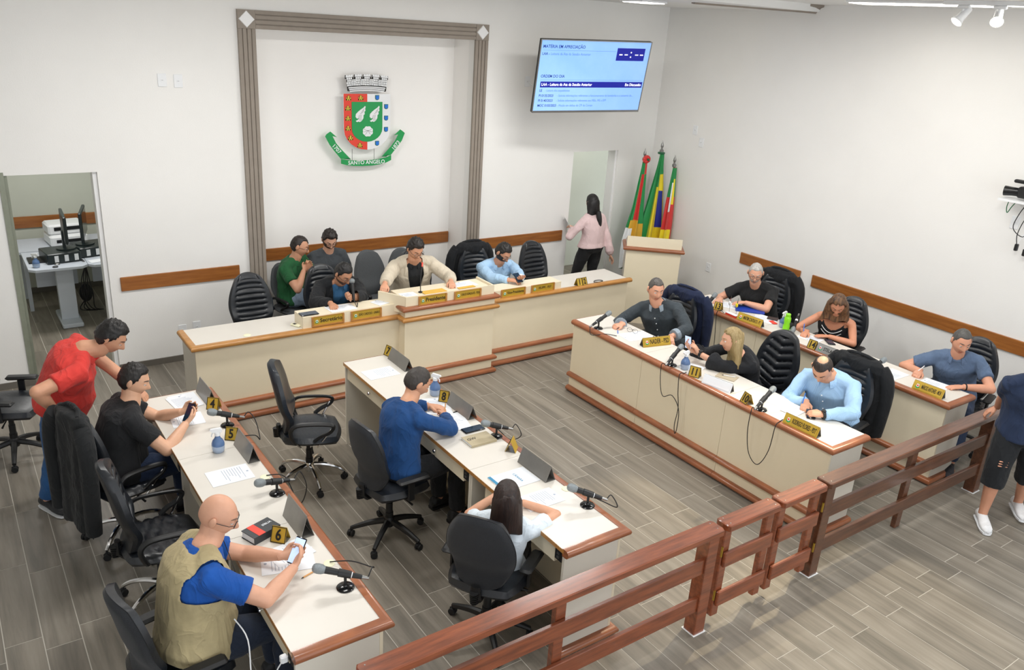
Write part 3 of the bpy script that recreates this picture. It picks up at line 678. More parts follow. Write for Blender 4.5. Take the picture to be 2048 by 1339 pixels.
def headpts(k=1.0, fat=0, jaw=1.0):
    """unit head sculpt in local coords x=left/right, y=forward, z=up ; metres; centre mid-skull"""
    pts = []
    for i in range(NL+1):
        ph = pi*i/NL; row = []
        for j in range(NA):
            th = 2*pi*j/NA; th2 = th-.35*sin(2*th)*0 ; th2 = th+.30*sin(2*(th-pi/2))*.0
            # concentrate columns at the front (y+)
            th2 = th + .35*sin(th-pi/2+pi)*0
            d = V((sin(ph)*cos(th2), sin(ph)*sin(th2), -cos(ph)))
            x = d.x*.0765; y = d.y*.098; z = d.z*.118
            zn = d.z
            if zn < 0:                                   # lower half: jaw narrows, back pulls forward
                q = -zn; x *= 1-.30*q**1.6*jaw + fat*.25*q
                if y < 0: y *= 1-.45*smst(.1,.9,q)
                else: y *= 1-.10*smst(.2,1,q)
                if y > 0: y += .012*smst(.55,.95,q)*(1-abs(d.x))
                if q > .8: z = z*.97
            else:
                x *= 1+.02*zn; y -= .006*zn; 
            if y > 0:                                    # face features
                fy = smst(.0,.06,y); ax = abs(x)
                y -= .010*fy*exp(-((ax-.031)/.015)**2-((z-.004)/.014)**2)          # sockets
                y += .005*fy*exp(-((ax-.026)/.022)**2-((z-.027)/.010)**2)          # brow
                y += .005*fy*exp(-((ax-.040)/.016)**2-((z+.030)/.018)**2)*(1+fat*2)# cheek
                tn = (0.012-z)/.050
                if -0.1 < tn < 1.25:
                    prof_ = .026*smst(-.1,1,tn) if tn <= 1 else .026*(1-smst(1,1.25,tn))
                    y += fy*prof_*exp(-(x/(.0085+.006*max(0,min(1,tn))))**2)
                y += .0055*fy*exp(-(x/.022)**2-((z+.063)/.0055)**2)+.0060*fy*exp(-(x/.019)**2-((z+.077)/.006)**2)
                y -= .0050*fy*exp(-(x/.024)**2-((z+.070)/.0028)**2)
                y += .007*fy*exp(-(x/.020)**2-((z+.104)/.012)**2)
            row.append(V((x,y,z))*k)
        pts.append(row)
    return pts
def head_T(c, look, roll=0):
    y = V(look).normalized(); up = V((0,0,1)); x = y.cross(up).normalized(); z = x.cross(y)
    if roll: R = Matrix.Rotation(roll, 3, y); x = R @ x; z = R @ z
    m = Matrix(((x.x,y.x,z.x),(x.y,y.y,z.y),(x.z,y.z,z.z))).to_4x4(); m.translation = V(c); return m
def hairmask(style, p):
    x, y, z = p; ax = abs(x)
    if style in ('short', 'crop', 'thick'):
        line = .072-.035*smst(.040,.075,ax)*(1 if y > .02 else 0) if y > .045 else (.072+( -.072)*smst(.045,.012,y) if y > .005 else (-.004-.055*smst(.005,-.03,y)))
        if .0 < y < .045 and ax > .05: line = min(line, .03)
        return smst(-.006,.006,z-line)
    if style == 'receding':
        line = .085-.03*smst(.02,.0,ax) if y > .035 else (.085-.085*smst(.035,.0,y) if y > .0 else (-.004-.055*smst(0,-.03,y)))
        return smst(-.006,.006,z-line)
    if style == 'crown_bald':
        h = smst(-.006,.006,z-(-.004-.055*smst(.005,-.03,y) if y < .005 else .03 if y < .03 else .072))
        top = 1-smst(.030,.048,sqrt(x*x+(y+.035)**2)); return h*(1-top*smst(.06,.08,z))
    if style == 'long':
        line = .070 if y > .05 else (.07-.12*smst(.05,.015,y))
        if y > .045 and ax < .012: line = .085
        return smst(-.008,.008,z-line)
    return 0
def build_hand(mb, wrist, d, n, side, curl=.5, S=1, spread=.06, thumb=.5):
    """d = direction of the fingers, n = palm normal (towards what is held), side=+1 thumb on cross(d,n)"""
    d = V(d).normalized(); n = (V(n)-d*V(n).dot(d)).normalized(); t = d.cross(n)*side; w = V(wrist)
    def ell(c, a, b): return [c+t*cos(2*pi*k/10)*a+n*sin(2*pi*k/10)*b for k in range(10)]
    mb.loft([ell(w-d*.03*S,.026*S,.021*S), ell(w,.026*S,.019*S), ell(w+d*.03*S,.034*S,.018*S), ell(w+d*.062*S,.041*S,.016*S), ell(w+d*.086*S,.040*S,.012*S), ell(w+d*.092*S,.036*S,.007*S)])
    cs = curl if isinstance(curl, (list, tuple)) else [curl]*4
    for i, (o, L) in enumerate(((.030,.070),(.010,.080),(-.010,.074),(-.029,.058))):
        p = w+d*(.084-.004*abs(i-1))*S+t*o*S; dd = (d+t*spread*(1.2-i*.8)).normalized(); pts = [p-dd*.02*S, p]; a = 0
        for q, seg in enumerate((.44,.31,.25)):
            a += cs[i]*(.75,1.0,.7)[q]*1.1; v = dd*cos(a)+n*sin(a); p = p+v*L*seg*S; pts.append(p)
        mb.tube(pts, [.0095*S,.0095*S,.0088*S,.0082*S,.0066*S], 8)
    p = w+d*.022*S+t*.024*S; a0 = (d*.72+t*.72+n*.25).normalized(); a1 = (d*.9+t*(.35-.6*thumb)+n*(.2+.5*thumb)).normalized(); a2 = (d*.85+t*(.15-.9*thumb)+n*(.2+.6*thumb)).normalized()
    mb.tube([p-a0*.012*S, p, p+a0*.038*S, p+(a0*.038+a1*.032)*S, p+(a0*.038+a1*.032+a2*.024)*S], [.014*S,.0145*S,.0115*S,.010*S,.0075*S], 8)
def ik(a, b, l1, l2, pole):
    a, b = V(a), V(b); D = b-a; L = D.length; L2 = min(L, (l1+l2)*.998)
    if L > l1+l2: b = a+D*(L2/L); D = b-a
    x = (l1*l1-l2*l2+L2*L2)/(2*L2); h = sqrt(max(0, l1*l1-x*x)); u = D.normalized(); p = V(pole); p = (p-u*p.dot(u)).normalized()
    return a+u*x+p*h, b
TRI = [0]
def person(label, hip, neck, face, head, look, rh, lh, top, bottom, skinc='#c99877', hair=('short','#241c17'), girth=1.0, S=.96, roll=0,
           rhd=None, rhn=(0,0,-1), lhd=None, lhn=(0,0,-1), rcurl=.5, lcurl=.5, knees=None, feet=None, shoes='#22222a', poleR=None, poleL=None, sleeve=.9, fat=0, glasses=None, beard=None, belly=0, bow=.04,
           female=False, shoulder=.178, voxel=.008, legs=True, brow=True, collar=None, headk=1.0, seat=True, thumbs=.5, jaw=1.0, short_leg=False, shrug=0):
    hip, neck = V(hip), V(neck); fa = radians(face); f = V((cos(fa), sin(fa), 0)); left = V((-sin(fa), cos(fa), 0))
    base = V((hip.x, hip.y, 0)); t = thing('person', label, 'person', tuple(base), world=True)
    up = (neck-hip).normalized(); fw = (f-up*f.dot(up)).normalized(); left = up.cross(fw); TL = (neck-hip).length
    ctrl = (hip+neck)/2 - fw*bow*2
    def sp(q): return hip*(1-q)**2+ctrl*2*q*(1-q)+neck*q*q if q >= 0 else hip+ (hip-ctrl).normalized()*(-q)*TL
    g = girth
    prof = [(-.22,.10,.07,.09),(-.12,.150,.10,.125),(0,.168,.105,.12),(.2,.152,.10,.10),(.42,.150,.105,.095),(.62,.165,.115,.10),(.78,.168,.11,.10),(.88,.150,.085,.09),(.95,.10,.06,.068),(1.0,.062,.052,.055)]
    if female: prof = [(-.22,.10,.07,.09),(-.12,.155,.10,.13),(0,.165,.10,.125),(.2,.135,.09,.09),(.42,.125,.09,.085),(.60,.140,.125,.09),(.78,.140,.095,.085),(.88,.125,.07,.08),(.95,.085,.05,.06),(1.0,.05,.045,.048)]
    def torso(mb, add=0, q0=-.3, q1=1.01, k=1.0, front=0, flare=0):
        rings = []
        for q, hw, df, db in prof:
            if q < q0 or q > q1: continue
            gg = 1+(g-1)*(1 if q < .8 else .4); be = belly*exp(-((q-.22)/.25)**2)
            hw2 = hw*S*gg*k+add+flare*(1-q); df2 = df*S*gg*k+add+be+front+flare*(1-q); db2 = db*S*gg*k+add+flare*(1-q); c = sp(q); tt = (sp(q+.02)-sp(q-.02)).normalized() if q > 0 else up
            fl = (fw-tt*fw.dot(tt)).normalized(); lf = tt.cross(fl)
            r = []
            for j in range(24):
                a = 2*pi*j/24; ca, sa = cos(a), sin(a); ca = abs(ca)**.85*(1 if ca > 0 else -1); sa = abs(sa)**.9*(1 if sa > 0 else -1)
                r.append(c+lf*ca*hw2+fl*sa*(df2 if sa > 0 else db2))
            rings.append(r)
        mb.loft(rings)
    # skeleton
    l1, l2 = .285*S, .245*S; arms = {}
    for sd, tgt, pole in (('R', rh, poleR), ('L', lh, poleL)):
        s = -1 if sd == 'R' else 1
        sh = sp(.835)+left*s*shoulder*S*(.9 if female else 1)*(1+(g-1)*.5)+fw*.005+up*shrug
        if tgt is None: tgt = sh-V((0,0,1))*.48*S+f*.05
        if pole is None: pole = V((0,0,-.75))+left*s*.45-f*.35
        el, wr = ik(sh, tgt, l1, l2, pole); arms[sd] = (sh, el, wr)
    hc = V(head); 
    # core body
    mb = MB(); torso(mb)
    for sd, (sh, el, wr) in arms.items():
        s = -1 if sd == 'R' else 1; r0 = (.047 if not female else .039)*S*(1+(g-1)*.6); r1 = (.039 if not female else .032)*S*(1+(g-1)*.5); r2 = .027*S if not female else .024*S
        inn = sp(.80)+left*s*.085*S; fa_ = (el*.65+wr*.35)
        mb.tube([inn, sh, sh*.6+el*.4, el], [.065*S,r0*1.08,r0,r1], 12); mb.ball(el, r1*1.03, 8); mb.tube([el, fa_, wr*.85+el*.15, wr], [r1,r1*1.03,r2*1.12,r2], 12)
        mb.tube([sp(.985)+left*s*.02*S, sp(.93)+left*s*.09*S, sh+up*.012*S], [.045*S,.046*S,.042*S], 10)
        arms[sd] = (sh, el, wr, r0, r1, r2)
    nk = hc-V((0,0,.085*S))-V(look).normalized()*.02*S
    nr = (.056 if not female else .044)*S*(1+(g-1)*.7)
    mb.tube([sp(.93), neck, neck*.4+nk*.6, hc-V(look).normalized()*.015-V((0,0,.02))], [nr*1.2, nr*1.08, nr, nr*.95], 14)
    # legs
    if knees is None:
        kR = hip+f*.42*S-left*.12*S+V((0,0,-.03)); kL = hip+f*.42*S+left*.12*S+V((0,0,-.03)); knees = (kR, kL)
    knees = [V(k) for k in knees]
    if feet is None: feet = [V((k.x, k.y, .085))+f*.03 for k in knees]
    feet = [V(k) for k in feet]
    legskin = MB()
    for i, s in ((0,-1),(1,1)):
        hj = hip+left*s*.092*S-V((0,0,.01)); k, a = knees[i], feet[i]
        mb.tube([hj+(hip-hj)*.3, hj, hj*.5+k*.5, k, k*.65+a*.35, a*.9+k*.1, a-V((0,0,.03))], [.075*S*g,.083*S*g,.070*S*g,.054*S,.055*S,.036*S,.036*S], 12)
    core = remesh(mb, voxel, ratio=.30, smooth=2)
    out = MB(); me_to_mb(core, out)
    # hands (finer)
    dirs = {'R': rhd, 'L': lhd}; nor = {'R': rhn, 'L': lhn}; curls = {'R': rcurl, 'L': lcurl}
    for sd, (sh, el, wr, r0, r1, r2) in arms.items():
        hb = MB(); d = dirs[sd] or (wr-el); d = V(d).normalized()
        # thumb side: for right hand palm down (n=-z) fingers +y, thumb points -x (left)
        build_hand(hb, wr, d, nor[sd], (1 if sd == 'R' else -1), curls[sd], S*(.95 if not female else .88), thumb=thumbs)
        hm = remesh(hb, .0042, ratio=.45, smooth=1); me_to_mb(hm, out)
    # head
    HT = head_T(hc, look, roll); hk = .985*S*headk*(.95 if female else 1); hp = headpts(hk, fat, jaw if not female else 1.15); n0 = len(out.v)
    for row in hp: out.v += [HT @ p for p in row]
    for i in range(NL):
        for j in range(NA):
            j2 = (j+1) % NA; a, b, c, d_ = n0+i*NA+j, n0+i*NA+j2, n0+(i+1)*NA+j2, n0+(i+1)*NA+j; out.f.append((a,b,c,d_))
            p = (hp[i][j]+hp[i+1][j2])/2/hk; lip = abs(p.x) < .0235-.25*abs(p.z+.070) and -.082 < p.z < -.059 and p.y > .05; out.m.append(1 if lip else 0)
    for s in (-1, 1):                                        # ears
        e = MB(); E = HT @ Matrix.Translation((s*.0755*hk,-.004*hk,-.002*hk)) @ Matrix.Rotation(s*-.35,4,'Z') @ Matrix.Rotation(-.15,4,'X')
        if s > 0: pass
        rings = []
        for q, kx in ((-.3,.5),(0,1),(.6,1.06),(1,.8)):
            rings.append([(s*(.002+.014*q)*hk, (.0165*kx*cos(2*pi*j/12)-.004*q)*hk, (.030*kx*sin(2*pi*j/12)*(1+.15*sin(2*pi*j/12))+.002)*hk) for j in range(12)])
        e.loft(rings, T=E); 
        k = len(out.v); out.v += e.v; out.f += [tuple(i+k for i in q) for q in e.f]; out.m += [0]*len(e.f)
    sk, lp = skin(skinc); body = out.build('body', [sk, lp], t, sharp=80)
    # eyes
    dn = -V(look).normalized().z; lidk = .0050 if dn > .45 else (.0072 if dn > .24 else .0092)
    for s in (-1, 1):
        ey = MB(); c = V((s*.0305,.0778,.004))*hk; ey.ball(c, .0124*hk, 8, 0, T=HT); ey.ball(c+V((0,.0072-.001,(-.004 if dn > .2 else -.001)))*hk, .0068*hk, 6, 1, T=HT)
        ey.ball(c+V((0,-.0002,lidk))*hk, .0130*hk, 8, 2, T=HT, sc=(1.1,1,.80))
        ey.build('eye', ['eye_white','iris',sk], t, sharp=80)
    hm_ = hair_mat(*hair[1:]) if len(hair) > 1 else hair_mat('#2b221c')
    if brow:
        for s in (-1, 1):
            b = MB(); pts = []
            for q in range(6):
                x = (.013+.036*q/5)*s; z = .027+.005*sin(pi*q/5*.8)-.001*q/5; y = None
                # surface depth at (x,z)
                yy = .098*sqrt(max(0,1-(x/.0765)**2-(z/.118)**2))+.004*exp(-((abs(x)-.026)/.022)**2)
                pts.append(HT @ (V((x,yy+.0005,z))*hk))
            b.tube(pts, [.0022*hk,.0034*hk,.0036*hk,.0034*hk,.0028*hk,.0015*hk], 6)
            b.build('eyebrow', hm_ if hair[0] != 'bald' else hair_mat('#6b5546'), t, sharp=80)
    # hair shell
    if hair[0] != 'bald':
        th_ = {'short':.010,'crop':.005,'thick':.015,'receding':.008,'crown_bald':.006,'long':.016}[hair[0]]; h = MB()
        for i, row in enumerate(hp):
            for j, p in enumerate(row):
                u = p/hk; w = hairmask(hair[0], u); n_ = V((u.x/.0765**2, u.y/.098**2, u.z/.118**2)).normalized()
                nz = noise.noise(V((u.x*60,u.y*60,u.z*40)))*.5+noise.noise(u*170)*.35 if hair[0] != 'long' else noise.noise(u*60)*.08
                topk = (1+.6*smst(.04,.11,u.z)) if hair[0] in ('short','thick') else 1
                h.v.append(HT @ (p+n_*(-.012*(1-w)+th_*w*topk*(1+nz))*hk))
        for i in range(NL):
            for j in range(NA):
                j2 = (j+1) % NA; h.f.append((i*NA+j, i*NA+j2, (i+1)*NA+j2, (i+1)*NA+j)); h.m.append(0)
        h.build('hair', hm_, t, sharp=80)
    if beard:
        h = MB()
        for row in hp:
            for p in row:
                u = p/hk; w = smst(-.030,-.042,u.z)*smst(-.025,-.005,u.y)*(1-exp(-(u.x/.020)**2-((u.z+.070)/.008)**2)); w = max(w, smst(.046,.056,abs(u.x))*smst(.012,-.012,u.z)*smst(-.020,-.008,u.y) if beard[1] > .003 else 0)
                n_ = V((u.x/.0765**2, u.y/.098**2, u.z/.118**2)).normalized(); h.v.append(HT @ (p+n_*(-.004+(.004+beard[1])*w)*hk))
        for i in range(NL):
            for j in range(NA):
                j2 = (j+1) % NA; h.f.append((i*NA+j, i*NA+j2, (i+1)*NA+j2, (i+1)*NA+j)); h.m.append(0)
        h.build('beard', hair_mat(beard[0]), t, sharp=80)
    if glasses:
        b = MB(); 
        for s in (-1, 1):
            cx = s*.031; pts = [HT @ (V((cx+.0235*cos(a)*(1.0 if abs(cos(a)) < .8 else .97), .101-.10*abs(cx+.0235*cos(a))**1.5*2, -.002+.0165*sin(a)))*hk) for a in [2*pi*k/16 for k in range(16)]]
            b.tube(pts, .0018*hk, 5, loop=True); b.tube([HT @ (V(q)*hk) for q in ((s*.0545,.095,.004),(s*.072,.075,.005),(s*.079,.01,.006),(s*.078,-.012,-.004))], .0018*hk, 5)
            l = MB()
        b.tube([HT @ (V(q)*hk) for q in ((-.008,.101,.0),(0,.106,.002),(.008,.101,.0))], .0018*hk, 5)
        b.build('glasses', 'glasses' if glasses is True else glasses, t, sharp=80)
    # ---- clothing
    seed = len(label)*.37
    def sleeve_tube(mb, sd, frac, add, cuff=0):
        sh, el, wr, r0, r1, r2 = arms[sd]; s = -1 if sd == 'R' else 1; inn = sp(.80)+left*s*.085*S
        pts = [inn, sh, sh*.6+el*.4, el, el*.65+wr*.35, wr*.85+el*.15, wr]; rr = [.06*S,r0*1.06,r0,r1,r1*1.03,r2*1.12,r2]
        L = [0]
        for a, b_ in zip(pts, pts[1:]): L.append(L[-1]+(b_-a).length)
        Lsh = L[1]; Ltot = L[3]-Lsh if frac <= 1 else 0
        end = Lsh+(L[3]-Lsh)*frac if frac <= 1 else L[3]+(L[6]-L[3])*(frac-1)
        mb.tube([sp(.965)+left*s*.035*S, sp(.925)+left*s*.09*S, sh+up*.012*S], [(.038*S+add),(.049*S+add),(.045*S+add*.9)], 10)
        P_, R_ = [pts[0]], [rr[0]+add*.4]
        for k in range(1, 7):
            if L[k] <= end-.01: P_.append(pts[k]); R_.append(rr[k]+add)
            else:
                q = (end-L[k-1])/(L[k]-L[k-1]); P_.append(pts[k-1].lerp(pts[k], q)); R_.append(rr[k-1]+(rr[k]-rr[k-1])*q+add+cuff); break
        if len(P_) > 4: mb.tube(P_[:4], R_[:4], 14); mb.ball(P_[3], R_[3]*1.02, 8); mb.tube(P_[3:], R_[3:], 14)
        else: mb.tube(P_, R_, 14)
    def garment(name, m_, sl, add=.014, q0=-.16, q1=1.01, cuff=.004, vox=.010, front=0, flare=0, amp=.0050, opening=None, sc=9, extra=None):
        b = MB(); torso(b, add, q0, q1, front=front, flare=flare)
        if sl > 0:
            for sd in 'RL': sleeve_tube(b, sd, sl, add*.9, cuff)
        if extra: extra(b)
        me = remesh(b, vox, smooth=2, ratio=.55); wrinkle(me, amp, sc, seed, (1,1,.7))
        mb = MB(); me_to_mb(me, mb)
        if opening:
            G = [opening(v) for v in mb.v]; kf = [fc for fc in mb.f if any(G[i] > 0 for i in fc)]; used = set(i for fc in kf for i in fc)
            for i in used:
                if G[i] <= 0:
                    for _ in range(3):
                        p = mb.v[i]; g0 = opening(p); e_ = .002; gr = V([(opening(p+V(d_))-g0)/e_ for d_ in ((e_,0,0),(0,e_,0),(0,0,e_))]); L2 = gr.length_squared
                        if L2 < 1e-6: break
                        st = gr*(-g0/L2); 
                        if st.length > .02: st = st.normalized()*.02
                        mb.v[i] = p+st
            mb.f = kf; mb.m = [0]*len(kf)
        return mb.build(name, m_, t, sharp=80)
    def loc(c):      # torso-local: (left, forward, q)
        r = c-hip; return r.dot(left), r.dot(fw), r.dot(up)/TL
    def collar_ring(m_, name='collar', h=.030, r=1.25, openf=.5, fold=True):
        b = MB(); c = sp(.965); n_ = 18; lo = []; mid = []; hi = []
        a0 = pi/2+openf; a1 = 2*pi+pi/2-openf
        for j in range(n_+1):
            a = a0+(a1-a0)*j/n_; d_ = left*cos(a)+fw*sin(a); rr_ = nr*r*(1.05 if female else 1)
            fr_ = max(0, sin(a))
            hi.append(c+d_*(rr_*.98)+up*(h*1.1-.018*fr_)); mid.append(c+d_*(rr_+.006)+up*(h-.018*fr_)); lo.append(c+d_*(rr_+.022)+up*(-.012-.030*fr_))
        inn = [p-(p-c).normalized()*.006 for p in lo]
        b.loft([[hi[j]-up*.006-(left*cos(a0+(a1-a0)*j/n_)+fw*sin(a0+(a1-a0)*j/n_))*.004, hi[j], mid[j], lo[j], inn[j]] for j in range(n_+1)])
        b.build(name, m_, t, sharp=80)
    kind = top[0]; cm = cloth(top[1], **(top[2] if len(top) > 2 else {}))
    if kind == 'tshirt': garment('t_shirt', cm, .62, .016, flare=.006, q0=-.13)
    elif kind == 'polo':
        garment('polo_shirt', cm, .60, .015, flare=.006, q0=-.13); collar_ring(collar or cm)
    elif kind == 'shirt':
        sl = top[3] if len(top) > 3 else 1.92; garment('shirt', cm, sl, .014, flare=.004); collar_ring(collar or cm)
        if sl < 1.8 and sl > 1:
            for sd in 'RL':
                b = MB(); sh, el, wr, r0, r1, r2 = arms[sd]; a = el.lerp(wr, sl-1-.16); c = el.lerp(wr, sl-1+.04); b.tube([a, c], [r1*1.02+.018, r1*.95+.018], 14)
                b.build('rolled_cuff', collar or cm, t, sharp=60)
        for q in (.35,.5,.65,.8):
            b = MB(); c = sp(q)+fw*((.115 if q > .4 else .11)*S*g+.026+belly*exp(-((q-.22)/.25)**2)); b.ball(c, .006, 5)
            b.build('button', 'plastic_white', t)
    elif kind == 'jacket':
        inner = cloth(top[4] if len(top) > 4 else '#1c2a3c'); garment('shirt', inner, 0, .012, q0=-.05)
        def opn(c):
            x, y, q = loc(c); return max(abs(x)-(.030+.055*max(0, min(1, (q-.15)/.6))), .0-y, (-.05-q)*.5)
        garment('jacket', cm, 1.9, .026, q0=-.28, flare=.012, front=.012, opening=opn, amp=.004)
        for s in (-1, 1):
            b = MB(); rings = []
            for q, w_ in ((.18,.012),(.4,.028),(.62,.045),(.78,.040),(.9,.028),(.955,.02)):
                xx = .030+.055*max(0, min(1, (q-.15)/.6)); fd = (.112 if q < .8 else .09-.25*(q-.85))*S*g+.030+.012+belly*exp(-((q-.22)/.25)**2)
                if q > .9: fd = .075*S*g+.01
                c = sp(q); cc = c+left*s*xx+fw*fd*sqrt(max(.05, 1-(xx/.19)**2)); oo = c+left*s*(xx+w_)+fw*fd*sqrt(max(.05, 1-((xx+w_)/.19)**2))
                rings.append([cc+fw*.003, oo+fw*.008, oo+fw*.001, cc-fw*.004])
            b.loft(rings); b.build('lapel', cm, t, sharp=50)
        collar_ring(inner, 'shirt_collar', .022, 1.12, .35)
    elif kind == 'vest':
        inner = cloth(top[3]); garment('shirt', inner, .66, .016, q0=-.20, flare=.012, cuff=.010); collar_ring(inner, 'shirt_collar', .034, 1.22, .3)
        def opn(c):
            x, y, q = loc(c); return max(.158*S*(1+(g-1)*.6)-abs(x), (.62-q)*.6)
        def ex(b):
            for s in (-1,1):
                sh = arms['R' if s < 0 else 'L'][0]; b.tube([sp(.965)+left*s*.035*S, sp(.925)+left*s*.09*S, sh+up*.014*S-left*s*.0], [.036*S+.026,.046*S+.028,.046*S+.026], 12)
        garment('vest', cm, 0, .030, q0=-.12, q1=.96, flare=.012, opening=opn, amp=.0028, sc=7, extra=ex)
    elif kind == 'dress':
        def opn(c):
            x, y, q = loc(c); return min(max((.72+14*x*x-q)*.5, -.02-y), max((.80-q)*.5, .105-abs(x)))
        garment('dress', cm, 0, .010, q0=-.25, q1=.93, opening=opn, amp=.002)
    elif kind == 'blouse':
        def ex(b):
            for sd in 'RL':
                sh, el, wr, r0, r1, r2 = arms[sd]; b.tube([el.lerp(wr,.3), el.lerp(wr,.75), wr.lerp(el,.02)], [r1+.02,r1+.028,r2+.010], 12)
        garment('blouse', cm, 1.9, .018, q0=.0, flare=.012, amp=.006, sc=7, extra=ex)
    elif kind == 'wide':
        def opn(c):
            return 1
        def ex(b):
            for sd in 'RL':
                sh, el, wr, r0, r1, r2 = arms[sd]; b.tube([sh.lerp(el,.5), el, el.lerp(wr,.45)], [r0+.02,r1+.035,r1+.055], 12)
        garment('wide_sleeve_top', cm, 1.3, .016, q0=-.2, amp=.007, opening=None, extra=ex, sc=8)
    # bottoms
    if bottom:
        bm_ = cloth(bottom[1], **(bottom[2] if len(bottom) > 2 else {})); b = MB(); torso(b, .010, -.3, .12)
        for i, s in ((0,-1),(1,1)):
            hj = hip+left*s*.092*S-V((0,0,.01)); k, a = knees[i], feet[i]
            if bottom[0] == 'shorts': e = k*.75+a*.25; b.tube([hj+(hip-hj)*.3, hj, hj*.5+k*.5, k, e], [.09*S*g,.10*S*g,.094*S*g,.090*S,.088*S], 12)
            elif bottom[0] == 'skirt': b.tube([hj+(hip-hj)*.3, hj, hj*.5+k*.5, k, a*.8+k*.2], [.09*S*g,.098*S*g,.09*S*g,.085*S,.075*S], 12)
            else: b.tube([hj+(hip-hj)*.3, hj, hj*.5+k*.5, k, k*.65+a*.35, a*.93+k*.07], [.088*S*g,.096*S*g,.084*S*g,.069*S,.068*S,.060*S], 12)
        me = remesh(b, .012, smooth=2, ratio=.5); wrinkle(me, .004, 9, seed+2); mb = MB(); me_to_mb(me, mb); mb.build({'shorts':'shorts','skirt':'skirt'}.get(bottom[0], 'trousers'), bm_, t, sharp=80)
    for i in (0, 1):                                          # shoes
        a = feet[i]; d_ = (a-knees[i]); d_.z = 0; ff = f if (seat or d_.length < .02) else f
        if isinstance(shoes, tuple) and len(shoes) > 2: ff = V(shoes[2]).normalized()
        l_ = V((-ff.y, ff.x, 0)); b = MB(); sole = MB(); z0 = a.z-.082
        prof_ = [(-.075,.028,.060),(-.06,.036,.085),(-.02,.038,.095),(.04,.040,.075),(.10,.046,.055),(.15,.044,.045),(.185,.030,.035),(.195,.012,.022)]
        b.loft([[a.xy.to_3d()+ff*x+l_*(w*cos(q))*S+V((0,0,z0+.014+h*max(0, .5+.5*sin(q))**.8)) for q in [2*pi*j/12 for j in range(12)]] for x, w, h in prof_]); b.build('shoe', cloth(shoes if isinstance(shoes, str) else shoes[0], .6, bump=.05), t, sharp=60)
        sole.loft([[a.xy.to_3d()+ff*x+l_*((w+.004)*cos(q))*S+V((0,0,z0+(.002 if sin(q) < 0 else .020))) for q in [2*pi*j/12 for j in range(12)]] for x, w, h in prof_]); sole.build('shoe_sole', 'plastic_white' if (isinstance(shoes, tuple) and shoes[1]) else 'rubber', t, sharp=30)
    t['_arms'] = [list(arms['R'][2]), list(arms['L'][2])]
    return t, dict(arms=arms, HT=HT, hk=hk, sp=sp, left=left, fw=fw, up=up, f=f, TL=TL, loc=loc, nr=nr)
# ============================================================ seating
G1 = 'office chairs around the desks'
BLKL = 'black leather high-back chair'
chair('ribbed','T',False, 2.22,-.79,-90,'empty black ribbed leather chair at the left end of the president table')
chair('ribbed','T',False, 2.98,-.78,-88,'black ribbed leather chair of the man reading into the microphone')
chair('ribbed','loop',False, 4.02,-.60,-118,'black leather chair with looped arm behind the man in the beige jacket')
chair('ribbed','T',False, 4.86,-.70,-96,'black leather chair under a black jacket, behind the light blue shirt')
chair('ribbed','T',False, 5.66,-.80,-88,'empty black ribbed leather chair near the right doorway')
chair('grey','loop1',False, 3.76,-.30,-80,'empty grey fabric chair left of the president')
chair('grey','loop1',False, 4.27,-.02,-95,'grey fabric chair mostly hidden behind the president',sc=.9)
chair('grey','loop1',False, 2.90,.06,-70,'grey fabric chair under the man in the green polo', group=G1, sc=.86)
chair('grey','loop1',False, 3.34,.12,-90,'grey fabric chair under the man in the dark T-shirt in the niche',sc=.86)
chair('ribbed','T',False, 5.72,-2.88,190,'black leather chair with a navy jacket over it, front right row')
chair('chevron','T',False, 5.72,-4.12,186,'black leather chair with chevron ribs behind the blonde woman')
chair('ribbed','T',False, 5.73,-4.84,186,'black chair with a black jacket behind the man in the striped shirt')
chair('ribbed','T',False, 7.27,-2.83,190,'black leather chair of the man in the black slogan shirt by the right wall')
chair('ribbed','T',False, 7.30,-3.78,188,'black leather chair of the woman in the black dress')
chair('ribbed','T',False, 7.32,-5.09,190,'black leather chair of the man in the blue grey polo')
chair('ribbed','loop',True, .57,-2.95,16,'black chair draped with a black coat, under the man in the black T-shirt')
chair('chevron','loop',True, .62,-3.76,-4,'empty black ribbed leather chair with chrome legs in the left row')
chair('fabric','T',False, .46,-4.84,8,'charcoal fabric chair in the lower left corner, under the man in the vest')
chair('fabric','T',False, .05,-1.40,-25,'black chair cut by the left photo edge, behind the man in red')
chair('plain','loop',True, 1.92,-2.85,-22,'empty smooth black leather chair with chrome base in the middle of the floor')
chair('fabric','T',False, 2.12,-3.83,6,'charcoal fabric swivel chair under the man in the blue shirt')
chair('fabric','T',False, 2.17,-5.02,36,'large charcoal fabric chair hiding the girl\'s back')
